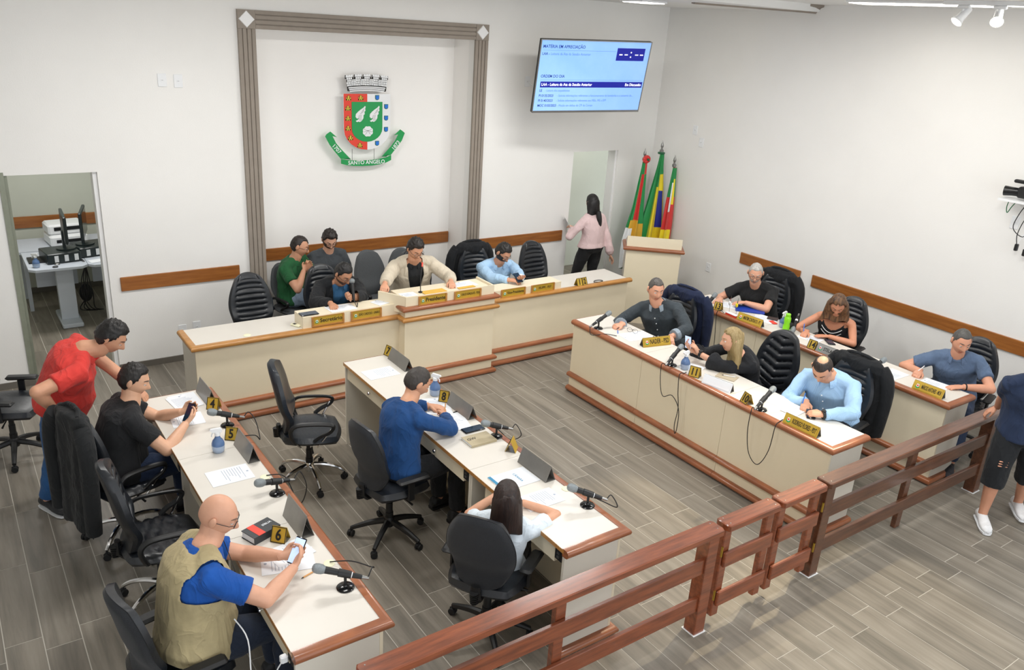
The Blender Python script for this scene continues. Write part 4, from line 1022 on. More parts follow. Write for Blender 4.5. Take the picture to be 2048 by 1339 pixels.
# coats hung over chair backs
def coat(x, y, face, label, col, drop=.55, top=1.09, w=.25, sleeves=True):
    top -= .055; w *= .88
    t = thing('draped_coat', label, 'coat', (x,y,0), radians(face-90), group='coats hung over chair backs')
    b = MB(); n = 30; rings = []
    for k, (z, hw, d0, d1) in enumerate([(top+.012,.10,-.29,-.24),(top+.008,w*.75,-.305,-.215),(top-.03,w*.98,-.32,-.190),(top-.09,w*1.03,-.32,-.195),(top-.16,w*1.06,-.315,-.235),(top-drop*.8,w*1.13,-.33,-.25),(top-drop,w*1.18,-.34,-.27)]):
        r = []
        for j in range(n):
            a = 2*pi*j/n; fold = 1+(.045*sin(a*6+k*.5)+.03*sin(a*11+k))*(k/6)
            r.append((cos(a)*hw*fold, (d0+d1)/2+sin(a)*(d1-d0)/2*(1+(.35*sin(a*7+k*.6))*(k/6)), z+.012*sin(3*a)*(k == 6)))
        rings.append(r)
    b.loft(rings); me = remesh(b, .010, ratio=.6); wrinkle(me, .004, 9, x); me.materials.append(M[cloth(col)]); me.polygons.foreach_set('use_smooth',[True]*len(me.polygons)); put('coat_body', me, t)
    b = MB(); b.tube([(-.12,-.27,top+.004),(-.07,-.24,top+.028),(0,-.235,top+.034),(.07,-.24,top+.028),(.12,-.27,top+.004)], [.014]*5, 8); b.build('coat_collar', cloth(col), t)
    if sleeves:
        for s in (-1,1):
            b = MB(); b.tube(smooth_path([(s*w*.86,-.28,top-.05),(s*(w+.035),-.29,top-.16),(s*(w+.05),-.30,top-.34),(s*(w+.03),-.31,top-drop*.95)],3), [.05,.055,.056,.056,.055,.054,.053,.052,.052,.05], 10); b.build('coat_sleeve', cloth(col), t)
coat(.57,-2.95,16,'long black coat hanging over the chair of the man in the black T-shirt','#191b1d',.80,1.10,.23)
coat(4.86,-.70,-96,'black jacket over the chair behind the man in the light blue shirt','#15171b',.6,1.11,.24)
coat(5.72,-2.88,190,'navy blue jacket over the chair of the man in the dark grey shirt','#131f3d',.72,1.11,.25)
coat(5.73,-4.84,186,'black jacket over the chair of the man in the striped shirt','#15171a',.68,1.10,.25)
coat(7.27,-2.83,190,'black jacket over the chair of the man in the black slogan shirt','#17191d',.66,1.11,.24)
# ============================================================ people
P = {}
def T3(p, d=None): return p
_, P['black'] = person('man in a black T-shirt seated at the left row, looking at his phone', (.57,-2.92,.54),(.685,-2.905,.985),2,(.724,-2.889,1.125),(.86,-.42,-.28),(.985,-3.075,.83),(1.0,-2.93,.85),('tshirt','#17181b'),('jeans','#1d2c48'),'#dcab8c',('short','#1d1917'),girth=1.22,belly=.05,fat=.35,
   rhd=(.75,.5,.3),rhn=(.2,.6,.5),lhd=(.8,-.35,.3),lhn=(.1,-.7,.5),rcurl=.55,lcurl=.55,poleR=(-.1,-.6,-.6),poleL=(-.1,.6,-.6),shoes='#1a1a1c')
_, P['vest'] = person('bald man in a beige vest over a blue shirt, holding a lit phone', (.56,-4.80,.54),(.66,-4.75,1.0),0,(.736,-4.723,1.135),(.84,-.50,-.36),(1.035,-4.93,.855),(1.02,-4.80,.845),('vest','#b3a47d',{'bump':.5},'#0d4fa3'),('trousers','#1c2638'),'#d7a286',('bald','#8a7a6c'),girth=1.25,belly=.055,fat=.3,glasses=True,
   rhd=(.62,.62,.35),rhn=(-.5,.45,.6),lhd=(.85,-.30,.1),lhn=(.2,-.55,.5),rcurl=.75,lcurl=.55,poleR=(.2,-.75,-.5),poleL=(.1,.6,-.5),shoes='#1a1a1c')
_, P['blue'] = person('man in a royal blue shirt writing at the second row', (2.20,-3.83,.54),(2.29,-3.76,.985),6,(2.385,-3.71,1.10),(.86,-.16,-.52),(2.60,-3.74,.80),(2.60,-3.52,.79),('shirt','#12437a',{}),('trousers','#16181c'),'#d39c7c',('crop','#3b3531'),girth=1.08,fat=.1,
   rhd=(.5,.8,-.1),rhn=(-.5,.3,-.7),lhd=(.6,-.5,-.05),lhn=(0,0,-1),rcurl=.9,lcurl=.3,poleR=(.35,-.9,-.25),poleL=(.1,.8,-.4),shoes='#17181a')
_, P['girl'] = person('girl with long dark hair in a white T-shirt, seen from behind', (2.27,-4.97,.47),(2.235,-5.06,.83),48,(2.215,-5.085,.975),(.50,.84,-.28),(2.44,-4.93,.795),(2.38,-4.78,.79),('tshirt','#dfeaf3',{'var':.02}),('trousers','#15161a'),'#d8a283',('long','#1d1513','#33221c'),female=True,S=.90,glasses=None,
   rhd=(-.5,.8,0),rhn=(0,0,-1),lhd=(.5,.6,0),lhn=(0,0,-1),rcurl=.3,lcurl=.3,poleR=(.95,-.25,-.1),poleL=(-.6,.4,-.5))
_, P['nader'] = person('man in a dark grey shirt with rolled sleeves, front right row', (5.68,-2.90,.55),(5.51,-2.89,.985),207,(5.46,-2.895,1.135),(-.38,-.90,-.18),(5.14,-2.82,.795),(5.33,-3.29,.795),('shirt','#3a4248',{'var':.18},1.78),('trousers','#20242c'),'#dca184',('crop','#55504c'),girth=1.2,belly=.03,fat=.3,collar=cloth('#8f9ba6'),
   rhd=(-.9,.1,-.05),rhn=(0,.1,-1),lhd=(-.55,-.6,-.25),lhn=(.3,-.2,-.8),rcurl=.75,lcurl=.55,poleR=(.1,.8,-.45),poleL=(.3,-.9,-.4))
_, P['blonde'] = person('blonde woman in a black wide-sleeved top, filming with her phone', (5.62,-3.98,.53),(5.40,-4.05,.90),170,(5.285,-4.03,1.035),(-.90,.42,-.05),(5.135,-3.735,.865),(5.16,-3.80,.85),('wide','#191b20'),('trousers','#191b20'),'#dba68a',('long','#a89468','#8a744a'),female=True,
   rhd=(-.4,.3,.75),rhn=(-.3,-.85,.1),lhd=(-.4,.35,.75),lhn=(-.5,.7,.1),rcurl=.45,lcurl=.45,poleR=(.1,.7,-.6),poleL=(-.5,-.9,-.35))
_, P['striped'] = person('man in a light blue striped shirt with bowed head, writing', (5.70,-4.85,.54),(5.50,-4.86,.985),192,(5.385,-4.865,1.075),(-.62,-.22,-.75),(5.27,-4.86,.80),(5.19,-5.07,.80),('shirt','#9fc3e6',{'stripe':55}),('trousers','#20242c'),'#d79f80',('crown_bald','#2e2521'),girth=1.25,belly=.04,fat=.4,
   rhd=(-.75,-.45,-.1),rhn=(.1,0,-1),lhd=(-.6,.75,0),lhn=(.3,.2,-.9),rcurl=.5,lcurl=.6,poleR=(.2,.9,-.35),poleL=(.1,-1,-.3),beard=('#8a6d5a',.0008))
_, P['old'] = person('grey haired man in a black T-shirt with yellow lettering', (7.20,-2.86,.54),(7.02,-2.87,.975),197,(6.95,-2.89,1.12),(-.72,-.62,-.30),(6.70,-2.68,.795),(6.80,-2.93,.82),('tshirt','#17181a'),('trousers','#20242c'),'#d8a185',('crop','#b9b6b0'),girth=1.15,fat=.25,glasses=True,beard=('#c8bdb2',.0015),
   rhd=(-.85,-.2,-.05),rhn=(0,0,-1),lhd=(-.8,.35,0),lhn=(0,0,-1),rcurl=.4,lcurl=.3,poleR=(.1,.8,-.5),poleL=(-.2,-.9,-.4))
_, P['dress'] = person('woman with long brown hair in a black sleeveless dress, writing', (7.18,-3.80,.53),(7.03,-3.87,.94),200,(6.965,-3.91,1.085),(-.62,-.42,-.62),(6.72,-3.79,.795),(6.82,-3.97,.79),('dress','#17171b',{'sheen':0}),('skirt','#17171b'),'#cf8f70',('long','#2e211b','#7d5a3c'),female=True,girth=1.15,
   rhd=(-.85,-.25,-.1),rhn=(0,0,-1),lhd=(-.7,.6,0),lhn=(0,0,-1),rcurl=.6,lcurl=.15,poleR=(.1,.9,-.4),poleL=(.0,-1,-.3))
_, P['polo'] = person('man in a blue grey polo shirt seated at the back right row', (7.18,-5.09,.54),(7.02,-5.11,.985),205,(6.975,-5.13,1.125),(-.60,-.72,-.28),(6.80,-4.93,.80),(6.84,-5.30,.785),('polo','#5b6f8c',{'var':.12}),('jeans','#2b3a55'),'#d99d80',('crop','#54524f'),girth=1.08,fat=.1,
   rhd=(-.8,-.2,-.1),rhn=(0,.2,-1),lhd=(-.75,.5,-.05),lhn=(0,0,-1),rcurl=.9,lcurl=.2,poleR=(.0,.85,-.4),poleL=(.3,-1,-.35))
_, P['joao'] = person('man in a black jacket reading into a handheld microphone, left of the president', (3.0,-.86,.58),(2.985,-1.01,.985),262,(2.983,-1.11,1.085),(.22,-.82,-.48),(2.74,-1.38,.90),(2.93,-1.40,.945),('jacket','#14161a',{},0,'#2f5e86'),('trousers','#16181c'),'#bf8a6c',('short','#1d1b1b'),girth=1.12,fat=.2,glasses=True,beard=('#6f5443',.0008),
   rhd=(-.15,-.9,-.1),rhn=(0,0,-1),lhd=(-.75,-.45,.3),lhn=(.0,-.6,.5),rcurl=.35,lcurl=1.05,poleR=(-.8,0,-.5),poleL=(.8,.1,-.5))
_, P['pres'] = person('man in a beige jacket and black shirt at the raised president desk', (3.86,-.86,.70),(3.80,-1.03,1.115),258,(3.775,-1.10,1.255),(.03,-.86,-.50),(3.245,-1.43,1.00),(4.00,-1.46,.982),('jacket','#d2c7b3',{'var':.06},0,'#1b1d20'),('trousers','#26282c'),'#d39b7c',('thick','#231d19'),girth=1.2,fat=.4,glasses=True,belly=.02,
   rhd=(-.5,-.75,-.25),rhn=(-.1,.2,-1),lhd=(-.35,-.85,-.1),lhn=(0,0,-1),rcurl=.8,lcurl=.3,poleR=(-.8,.2,-.5),poleL=(.9,.1,-.5),feet=((3.7,-1.0,.24),(3.98,-1.02,.24)))
_, P['light'] = person('bearded man in a light blue shirt looking at a phone, right of the president', (4.92,-.84,.56),(4.90,-.98,.955),262,(4.905,-1.055,1.09),(.22,-.78,-.60),(4.77,-1.40,.885),(4.90,-1.43,.90),('shirt','#a9cbea',{'var':.06}),('trousers','#26303c'),'#cf9677',('short','#1f1b19'),girth=1.15,fat=.25,glasses=True,beard=('#231d1a',.005),
   rhd=(.55,-.7,.1),rhn=(.3,0,-.8),lhd=(-.55,-.75,.15),lhn=(-.2,.2,.8),rcurl=.6,lcurl=.5,poleR=(-.85,.1,-.4),poleL=(.85,.1,-.5))
_, P['green'] = person('man in a green polo shirt with joined fingertips, seated cross-legged in the niche', (2.90,.06,.53),(2.905,-.02,.965),-50,(2.945,-.06,1.105),(.80,-.52,-.28),(2.93,-.20,.875),(2.965,-.17,.88),('polo','#1e5c33'),('jeans','#9fb4cc',{'var':.2,'vscale':14}),'#d39c7d',('receding','#2b2320'),girth=1.12,belly=.035,fat=.15,glasses=True,
   rhd=(.62,.35,.5),rhn=(.3,.6,.2),lhd=(.35,-.55,.6),lhn=(-.4,-.5,.2),rcurl=.25,lcurl=.25,poleR=(-.7,-.3,-.6),poleL=(.7,.5,-.6),knees=((3.20,-.30,.62),(3.06,-.36,.50)),feet=((2.82,-.52,.42),(3.02,-.44,.09)),shoes=('#b9b4aa',True))
_, P['grey'] = person('bearded man in a charcoal T-shirt with glasses, seated in the niche', (3.34,.20,.53),(3.345,.13,.965),-88,(3.345,.085,1.105),(-.10,-.84,-.48),(3.20,-.16,.72),(3.46,-.14,.70),('tshirt','#44494e'),('trousers','#2c3036'),'#d8a78c',('thick','#2b2320'),girth=1.15,fat=.2,glasses=True,beard=('#4a352a',.005),
   rhd=(.3,-.8,-.3),rhn=(0,0,-1),lhd=(-.4,-.8,-.3),lhn=(0,0,-1),rcurl=.4,lcurl=.4)
_, P['pink'] = person('woman with long black hair in a pink blouse by the right doorway', (6.80,-.35,.80),(6.79,-.33,1.215),92,(6.785,-.31,1.37),(-.05,1,-.10),(7.02,-.52,.66),(6.64,-.16,1.00),('blouse','#e3c8c8',{'var':.05}),('trousers','#17181b'),'#d9a98f',('long','#121112','#1e1b1c'),female=True,S=.93,girth=1.1,seat=False,
   rhd=(.35,-.35,-.85),rhn=(-.7,.1,-.2),lhd=(-.3,.7,.3),lhn=(.2,.3,-.8),rcurl=.35,lcurl=.6,poleR=(.7,-.5,-.2),poleL=(-.8,-.4,-.4),knees=((6.90,-.30,.43),(6.70,-.22,.44)),feet=((6.90,-.45,.085),(6.70,-.12,.085)),shoes=('#1c1c1e',False,(0,1,0)))
_, P['red'] = person('man in a red polo shirt and jeans bending over the left row', (.32,-2.42,.86),(.50,-2.52,1.245),-8,(.665,-2.565,1.325),(.82,-.42,-.62),(.27,-2.70,.915),(.85,-2.44,.81),('polo','#d23a33',{'var':.06}),('jeans','#2c5a8f',{'var':.3,'vscale':6}),'#d09a7b',('thick','#1b1918'),girth=1.3,belly=.075,fat=.35,seat=False,collar=None,
   rhd=(.25,-.15,-.9),rhn=(-.2,.5,0),lhd=(.45,-.3,-.6),lhn=(0,.2,-.8),rcurl=.45,lcurl=.4,poleR=(-.9,-.3,-.25),poleL=(.1,.9,.1),knees=((.24,-2.40,.44),(.42,-2.20,.44)),feet=((.16,-2.34,.085),(.36,-2.08,.085)),shoes=('#202124',True,(.45,-.9,0)))
_, P['navy'] = person('man in a navy T-shirt and black shorts, standing at the fence', (6.37,-6.02,.82),(6.30,-6.03,1.26),218,(6.255,-6.045,1.41),(-.72,-.62,-.22),(6.60,-5.70,.80),(6.62,-6.34,.80),('tshirt','#1c2b47'),('shorts','#15181c'),'#c99073',('crop','#2b2624'),girth=1.1,seat=False,
   rhd=(-.4,.55,-.6),rhn=(.1,-.2,-.9),lhd=(.2,-.2,-.9),lhn=(0,.5,0),rcurl=.3,lcurl=.4,poleR=(.7,.1,-.3),poleL=(.6,-.5,-.2),knees=((6.25,-5.96,.43),(6.52,-6.08,.45)),feet=((6.24,-5.96,.085),(6.66,-6.03,.105)),shoes=('#e9e9ea',True,(-.75,-.66,0)))
# long hair falls, lettering and small worn things, each a part of its person
def fall(key, col, col2, length, w0, w1, back=.03, spread=.0, seedk=1, side_open=-.005):
    d = P[key]; t = [o for o in bpy.data.objects if o.get('label') and o.type == 'EMPTY' and o['label'] == PL[key]][0]; HT, hk = d['HT'], d['hk']; b = MB(); rings = []; c0 = HT @ V((0,0,0))
    yb = (HT.to_3x3() @ V((0,1,0))); yb.z = 0; yb.normalize(); xb = V((yb.y,-yb.x,0))
    n = 32
    for k in range(9):
        q = k/8; z = .075-(length+.075)*q
        hw = (w0+(w1-w0)*q)*(sqrt(max(.2, 1-((.25-q)/.25)**2)) if q < .25 else 1); dp = (.094+(.045-.094)*smst(.3,.8,q)); cy = -.02-.035*smst(.3,.8,q)-back*q*q
        r = []
        for j in range(n):
            a = 2*pi*j/n; fold = 1+.05*sin(9*a+seedk+q*3)*q+.03*sin(17*a+seedk*2)
            x = cos(a)*hw*fold; y = cy+sin(a)*dp*fold
            if y > side_open: y = side_open+(y-side_open)*.15
            r.append(c0+xb*x*hk+yb*y*hk+V((0,0,z+(.015*sin(5*a+seedk) if k == 8 else 0)))*hk)
        rings.append(r)
    b.loft(rings); b.build('hair_length', hair_mat(col, col2), t, sharp=80)
PL = {'girl':'girl with long dark hair in a white T-shirt, seen from behind','blonde':'blonde woman in a black wide-sleeved top, filming with her phone','dress':'woman with long brown hair in a black sleeveless dress, writing','pink':'woman with long black hair in a pink blouse by the right doorway','old':'grey haired man in a black T-shirt with yellow lettering','vest':'bald man in a beige vest over a blue shirt, holding a lit phone'}
def who(key): return [o for o in bpy.data.objects if o.type == 'EMPTY' and o.get('label') == PL[key]][0]
fall('girl','#1d1513','#33221c',.22,.092,.115,.0,seedk=1)
fall('blonde','#b09c70','#8c764c',.24,.098,.120,.0,seedk=2,side_open=.02)
fall('dress','#2e211b','#8a6240',.20,.100,.150,.0,seedk=3,side_open=.022)
fall('pink','#121112','#1c191a',.22,.098,.120,.0,seedk=4)
d = P['pink']; b = MB(); p0 = d['HT'] @ V((.0,-.12,-.1)); b.tube(smooth_path([p0, p0+V((.01,-.02,-.10)), p0+V((.02,-.02,-.2)), p0+V((-.01,-.015,-.30)), p0+V((-.03,-.01,-.38))],3), [.03,.034,.036,.036,.034,.030,.026,.022,.018,.015,.012,.008,.004], 8); b.build('loose_lock', hair_mat('#121112','#1c191a'), who('pink'), sharp=80)
# slogan on the black T-shirt
d = P['old']; c = d['sp'](.60)+d['fw']*.152-d['left']*(-.02); Tt = basis(c, d['left']*1.0, d['up'], d['fw']); text('ANTIFASCISMO', .058, Tt, 'yellow', 'slogan', who('old'), ext=.004, bold=.0022, sx=.66)
# white piping on the black dress
d = P['dress']
for q0, qk, r in ((.70,14,.0035),(.60,16,.003)):
    pts = []
    for i in range(13):
        x = -.10+.2*i/12; q = q0+qk*x*x*.62; q = min(q, .90); pts.append(d['sp'](q)+d['left']*x+d['fw']*(.152*sqrt(max(.1, 1-(x/.17)**2))*(1-.35*max(0, q-.7)/.2)))
    b = MB(); b.tube(pts, r, 6); b.build('white_piping', 'plastic_white', who('dress'), sharp=80)
# tears in the black shorts
for k in range(3):
    q = .60+.05*k; hj, kn = V((6.31,-5.95,.81)), V((6.25,-5.96,.43)); c = hj.lerp(kn, q)+V((-.788,-.616,0))*.088; b = MB(); b.box(tuple(c), (.07,.014,.009), radians(218-90)+.15, bev=.004); b.build('shorts_tear', skin('#c99073')[0], [o for o in bpy.data.objects if o.type == 'EMPTY' and str(o.get('label')).startswith('man in a navy T-shirt')][0])
# lanyard / glasses cord of the man in the vest
d = P['vest']; HT, hk = d['HT'], d['hk']; p = [HT @ V((-.079,-.01,.004)), HT @ V((-.085,.0,-.06)), HT @ V((-.08,.03,-.14)), d['sp'](.75)+d['fw']*.17-d['left']*.05, d['sp'](.55)+d['fw']*.20-d['left']*.03]
b = MB(); b.tube(smooth_path(p,4), .0022, 5); b.build('glasses_cord', 'blk', who('vest'), sharp=80)
# ============================================================ coat of arms
YE = NY-.095
ce = thing('coat_of_arms', 'municipal coat of arms with mural crown, shield and green ribbon on the niche wall', 'coat of arms', (3.945, YE, 2.3), world=True)
TE = basis((0,YE,0), (1,0,0), (0,0,1), (0,-1,0))
def A_(p): return (3.945+(p[0]-570)*.001024, 2.85-(p[1]-110)*.0009)
def slab(pts, h0, h1, name, m_, parent, conv=True):
    b = MB(); q = [A_(p) for p in pts] if conv else pts
    if sum((q[i][0]*q[(i+1)%len(q)][1]-q[(i+1)%len(q)][0]*q[i][1]) for i in range(len(q))) < 0: q = q[::-1]
    b.prism(q, h0, h1, T=TE); return b.build(name, m_, parent)
def ush(x0, x1, y0, y1, k=.62, n=12):
    cx = (x0+x1)/2; ys = y0+(y1-y0)*k; pts = [(x0,y0),(x1,y0)]
    for i in range(n+1):
        a = pi*i/n; pts.append((cx+(x1-x0)/2*cos(a), ys+(y1-ys)*sin(a)))
    return pts
sh = slab(ush(295,850,345,1025), 0, .012, 'shield', 'plastic_white', ce)
full = ush(295,850,345,1025); half = [(295,345),(570,345)]+[(570,1025)]+[p for p in full[2:] if p[0] < 569]
half = [(295,345),(570,345),(570,1025)]+[p for p in full[2:] if p[0] < 569]
slab(half, .0121, .0145, 'red_field', 'red', sh)
slab(ush(385,750,440,925,.66), .0146, .019, 'green_field', 'green', sh)
for cx, cy in ((350,395),(492,392),(342,515),(342,636),(342,755),(370,872),(480,965)):
    b = MB(); 
    def R4(x0,x1,y0,y1,h0,h1,mi): 
        p = [A_((cx+x0,cy+y0)),A_((cx+x1,cy+y1))]; b.span((min(p[0][0],p[1][0]),min(p[0][1],p[1][1]),h0),(max(p[0][0],p[1][0]),max(p[0][1],p[1][1]),h1), mi, T=TE)
    R4(-29,-14,-14,28,.0146,.0158,1); R4(14,29,-14,28,.0146,.0158,1); R4(-11,11,-32,28,.0146,.0158,1); R4(-29,29,8,30,.0146,.0159,1)
    R4(-26,-17,-8,26,.0160,.017,0); R4(17,26,-8,26,.0160,.017,0); R4(-8,8,-28,24,.0160,.0172,0); R4(-26,26,10,28,.0160,.017,0); R4(-5,5,12,28,.0173,.018,1)
    b.build('castle', ['yellow','ink'], sh)
for cx, cy in ((688,388),(797,498),(797,638),(797,778),(688,948)):
    o = slab(ush(cx-24,cx+24,cy-30,cy+30), .0146 if cx < 700 and cy < 900 else .0122, .017, 'small_shield', 'green_dark', sh)
    slab(ush(cx-18,cx+20,cy-24,cy+24), .0171, .0185, 'small_shield_field', 'blue', sh)
wing = [(540,487),(520,510),(490,530),(460,555),(432,585),(428,620),(445,640),(470,632),(455,655),(430,668),(445,682),(462,675),(478,682),(500,668),(520,635),(522,600),(536,585),(532,560),(545,545),(541,520),(548,500)]
for dx in (0,167):
    slab([(x+dx,y) for x,y in wing], .0191, .022, 'wing', 'plastic_white', sh)
    b = MB()
    for k in range(3):
        pts = [A_((x+dx,y)) for x,y in ((470+k*14,600-k*4),(462+k*14,635),(476+k*12,668))]; b.tube([TE @ V((p[0],p[1],.0225)) for p in pts], .0012, 4)
    for k in range(3):
        pts = [A_((x+dx,y)) for x,y in ((480+k*12,585-k*18),(505+k*8,570-k*18),(530,552-k*18))]; b.tube([TE @ V((p[0],p[1],.0225)) for p in pts], .0012, 4)
    o = b.build('feather_line', 'ink', sh); o['kind'] = 'stuff'
shell = []
for i in range(48):
    a = 2*pi*i/48; r = 56+7*abs(sin(a*4)); shell.append((573+r*cos(a), 797+r*1.04*sin(a)))
slab(shell, .0191, .023, 'shell', 'plastic_white', sh)
b = MB()
for dx, dy in ((-50,-30),(-54,8),(-34,40),(50,-30),(54,8),(34,40)):
    p = [A_((573+dx*k, 797+dy*k+(-12 if k < .5 else 0))) for k in (.05,.5,.95)]; b.tube([TE @ V((q[0],q[1],.0235)) for q in p], .0013, 4)
o = b.build('shell_line', 'ink', sh); o['kind'] = 'stuff'
# mural crown: black backing, white towers, bricks and bands
def crown_y(x, y): return y+ .00042*(x-570)**2*.7
cr = [(330,152),(345,180),(352,262),(362,300),(345,338)]+[(345+450*i/10, crown_y(345+450*i/10,312)) for i in range(1,10)]+[(795,338),(790,300),(800,262),(805,180),(815,152)]
back = []
for i, tx in enumerate((775,675,570,467,363)):
    ty = crown_y(tx,118)+8; back += [(tx+46,ty+38),(tx+46,ty-8),(tx+30,ty-8),(tx+30,ty-2),(tx+14,ty-2),(tx+14,ty-8),(tx-14,ty-8),(tx-14,ty-2),(tx-30,ty-2),(tx-30,ty-8),(tx-46,ty-8),(tx-46,ty+38)]
cb = slab([(345,crown_y(345,300)),(345+50,crown_y(395,312)),(570,308),(745,crown_y(745,312)),(797,crown_y(797,300)),(812,165)]+back+[(330,165)], 0, .008, 'crown', 'ink', ce)
b = MB()
def W4(x0,x1,y0,y1,h=.0115,dy=None):
    xm = (x0+x1)/2; s_ = .00042*.7*2*(xm-570); ym = crown_y(xm,0)
    q = [A_((x0,y0+ym+s_*(x0-xm))),A_((x1,y0+ym+s_*(x1-xm))),A_((x1,y1+ym+s_*(x1-xm))),A_((x0,y1+ym+s_*(x0-xm)))]; b.prism(q[::-1], .0081, h, T=TE)
for tx in (775,675,570,467,363):
    for k in (-1,0,1): W4(tx+k*28-11,tx+k*28+11,112,124)
    W4(tx-41,tx+41,124,140)
    for r in range(4):
        for k in range(3):
            x0 = tx-33+k*22+(7 if r % 2 else 0)*(1 if k < 2 else 0); W4(x0+2,x0+20,144+r*26,166+r*26)
for gx in (725,622,518,415):
    W4(gx-28,gx+28,170,182)
    for r in range(3):
        for k in range(2): W4(gx-26+k*27,gx-2+k*27,186+r*20,202+r*20)
o = b.build('crown_brick', 'plastic_white', cb); o['kind'] = 'stuff'
for k in range(3):
    b = MB(); n = 12
    top = [(352+8*k+(436-16*k)*i/n, crown_y(352+(436)*i/n, 256+k*20)) for i in range(n+1)]; bot = [(x, y+14) for x, y in top][::-1]
    q = [A_(p) for p in (top+bot)]; b.prism(q[::-1], .0081, .013-.001*k, T=TE); b.build('crown_band', 'plastic_white', cb)
# ribbon
mid = [(258,1130),(320,1143),(400,1152),(500,1157),(620,1155),(720,1145),(800,1130),(862,1105),(862,1165),(800,1195),(720,1215),(620,1226),(500,1226),(400,1220),(320,1207),(258,1187)]
rb = slab(mid, .008, .018, 'ribbon_centre', 'green', ce)
slab([(100,822),(142,793),(215,862),(165,848),(205,935),(255,1000),(375,1138),(258,1128),(185,1030),(130,950),(82,850)], .0, .007, 'ribbon_left', 'green', ce)
slab([(1018,812),(980,783),(905,855),(955,845),(920,920),(860,1000),(750,1122),(862,1105),(935,1010),(1000,925),(1037,830)], .0, .007, 'ribbon_right', 'green', ce)
slab([(285,1130),(375,1140),(345,1118)], .0186, .0195, 'ribbon_fold', 'green_dark', ce); slab([(760,1118),(835,1085),(800,1122)], .0186, .0195, 'ribbon_fold', 'green_dark', ce)
c = A_((560,1182)); text('SANTO ÂNGELO', .060, TE @ Matrix.Translation((c[0],c[1],.0186)), 'plastic_white', 'lettering', ce, bold=.001, ext=.0012, sx=1.0)
c = A_((208,1003)); text('1707', .062, TE @ Matrix.Translation((c[0],c[1],.0076)) @ Matrix.Rotation(-.83,4,'Z'), 'plastic_white', 'lettering', ce, bold=.001, ext=.0012)
c = A_((925,983)); text('1873', .062, TE @ Matrix.Translation((c[0],c[1],.0076)) @ Matrix.Rotation(.86,4,'Z'), 'plastic_white', 'lettering', ce, bold=.001, ext=.0012)
for x in (392,657):
    b = MB(); p, q = A_((x,1010)), A_((x,1160)); b.tube([TE @ V((p[0],p[1],.003)), TE @ V((q[0],q[1],.003))], .003, 6); b.build('hanging_rod', 'steel', ce)
for x, y in ((440,600),(700,600),(570,1180)):
    b = MB(); p = A_((x,y)); b.tube([TE @ V((p[0],p[1],-.0945)), TE @ V((p[0],p[1],0))], .006, 6); b.build('standoff', 'steel', ce)
# ============================================================ television
tl, tr, br, bl = V((5.42,-.804,3.332)), V((6.794,-1.068,3.367)), V((6.846,-.905,2.58)), V((5.472,-.641,2.545))
ctr = (tl+tr+br+bl)/4; xv = (tr-tl).normalized(); yv = (tl-bl); yv = (yv-xv*yv.dot(xv)).normalized(); tw, th = (tr-tl).length, (tl-bl).length
tv = thing('television', 'large wall television showing the agenda of the session', 'television', tuple(ctr), world=True); Tv = basis(ctr, xv, yv)
b = MB(); w, h = tw/2, th/2
b.span((-w,-h,-.045),(w,h,-.004), T=Tv, bev=.006); b.span((-w*.6,-h*.75,-.075),(w*.6,h*.5,-.046), T=Tv, bev=.01); b.build('housing', 'blk', tv)
for nm_, a, c in (('bezel',(-w,-h,-.003),(w,-h+.022,.006)),('bezel',(-w,h-.010,-.003),(w,h,.006)),('bezel',(-w,-h+.0225,-.003),(-w+.010,h-.0105,.006)),('bezel',(w-.010,-h+.0225,-.003),(w,h-.0105,.006))):
    b = MB(); b.span(a, c, T=Tv); b.build(nm_, 'steel', tv)
b = MB(); b.span((-w+.0105,-h+.0225,-.003),(w-.0105,h-.0105,.001), T=Tv); scn = b.build('screen', 'tv_screen', tv)
SW, SH = tw-.021, th-.033; x0s, y1s = -w+.0105, h-.0105
def tvt(u, v, s, size, m_, bold=0, align='LEFT', sx=.9):
    text(s, size, Tv @ Matrix.Translation((x0s+u*SW, y1s-v*SH, .0022)), m_, 'screen_text', scn, bold=bold, align=align, sx=sx, ext=.0004)
tvt(.015,.085,'MATÉRIA EM APRECIAÇÃO',.048,'tv_text',.0005); tvt(.015,.185,'LAA -',.042,'tv_text',.0005); tvt(.09,.185,'Leitura da Ata da Sessão Anterior',.040,'tv_text2')
tvt(.03,.500,'ORDEM DO DIA',.045,'tv_text',.0005)
b = MB(); b.span((x0s+.035*SW,y1s-.66*SH,.0012),(x0s+.99*SW,y1s-.575*SH,.0016), T=Tv); b.build('screen_band', 'tv_navy', scn)
b = MB(); b.span((x0s+.69*SW,y1s-.265*SH,.0012),(x0s+.955*SW,y1s-.085*SH,.0016), T=Tv); b.build('screen_clock_box', 'tv_navy', scn)
b = MB(); b.span((x0s+.02*SW,y1s-.137*SH,.0012),(x0s+.68*SW,y1s-.133*SH,.0014), T=Tv); b.build('screen_rule', 'tv_text2', scn)
b = MB(); b.span((x0s+.03*SW,y1s-.553*SH,.0012),(x0s+.98*SW,y1s-.549*SH,.0014), T=Tv); b.build('screen_rule', 'tv_text2', scn)
for u in (.715,.765,.865,.912):
    b = MB(); b.span((x0s+u*SW,y1s-.185*SH,.0017),(x0s+(u+.03)*SW,y1s-.172*SH,.0022), T=Tv); b.build('clock_dash', 'tv_white', scn)
for v_ in (.145,.21): 
    b = MB(); b.lathe([(.008,.0017),(.008,.0022)], 12, T=Tv @ Matrix.Translation((x0s+.825*SW,y1s-v_*SH,0))); b.build('clock_dot', 'tv_white', scn)
tvt(.045,.618,'LAA - Leitura da Ata da Sessão Anterior',.043,'tv_white',.0003); tvt(.98,.618,'Em Discussão',.043,'tv_white',.0003,'RIGHT')
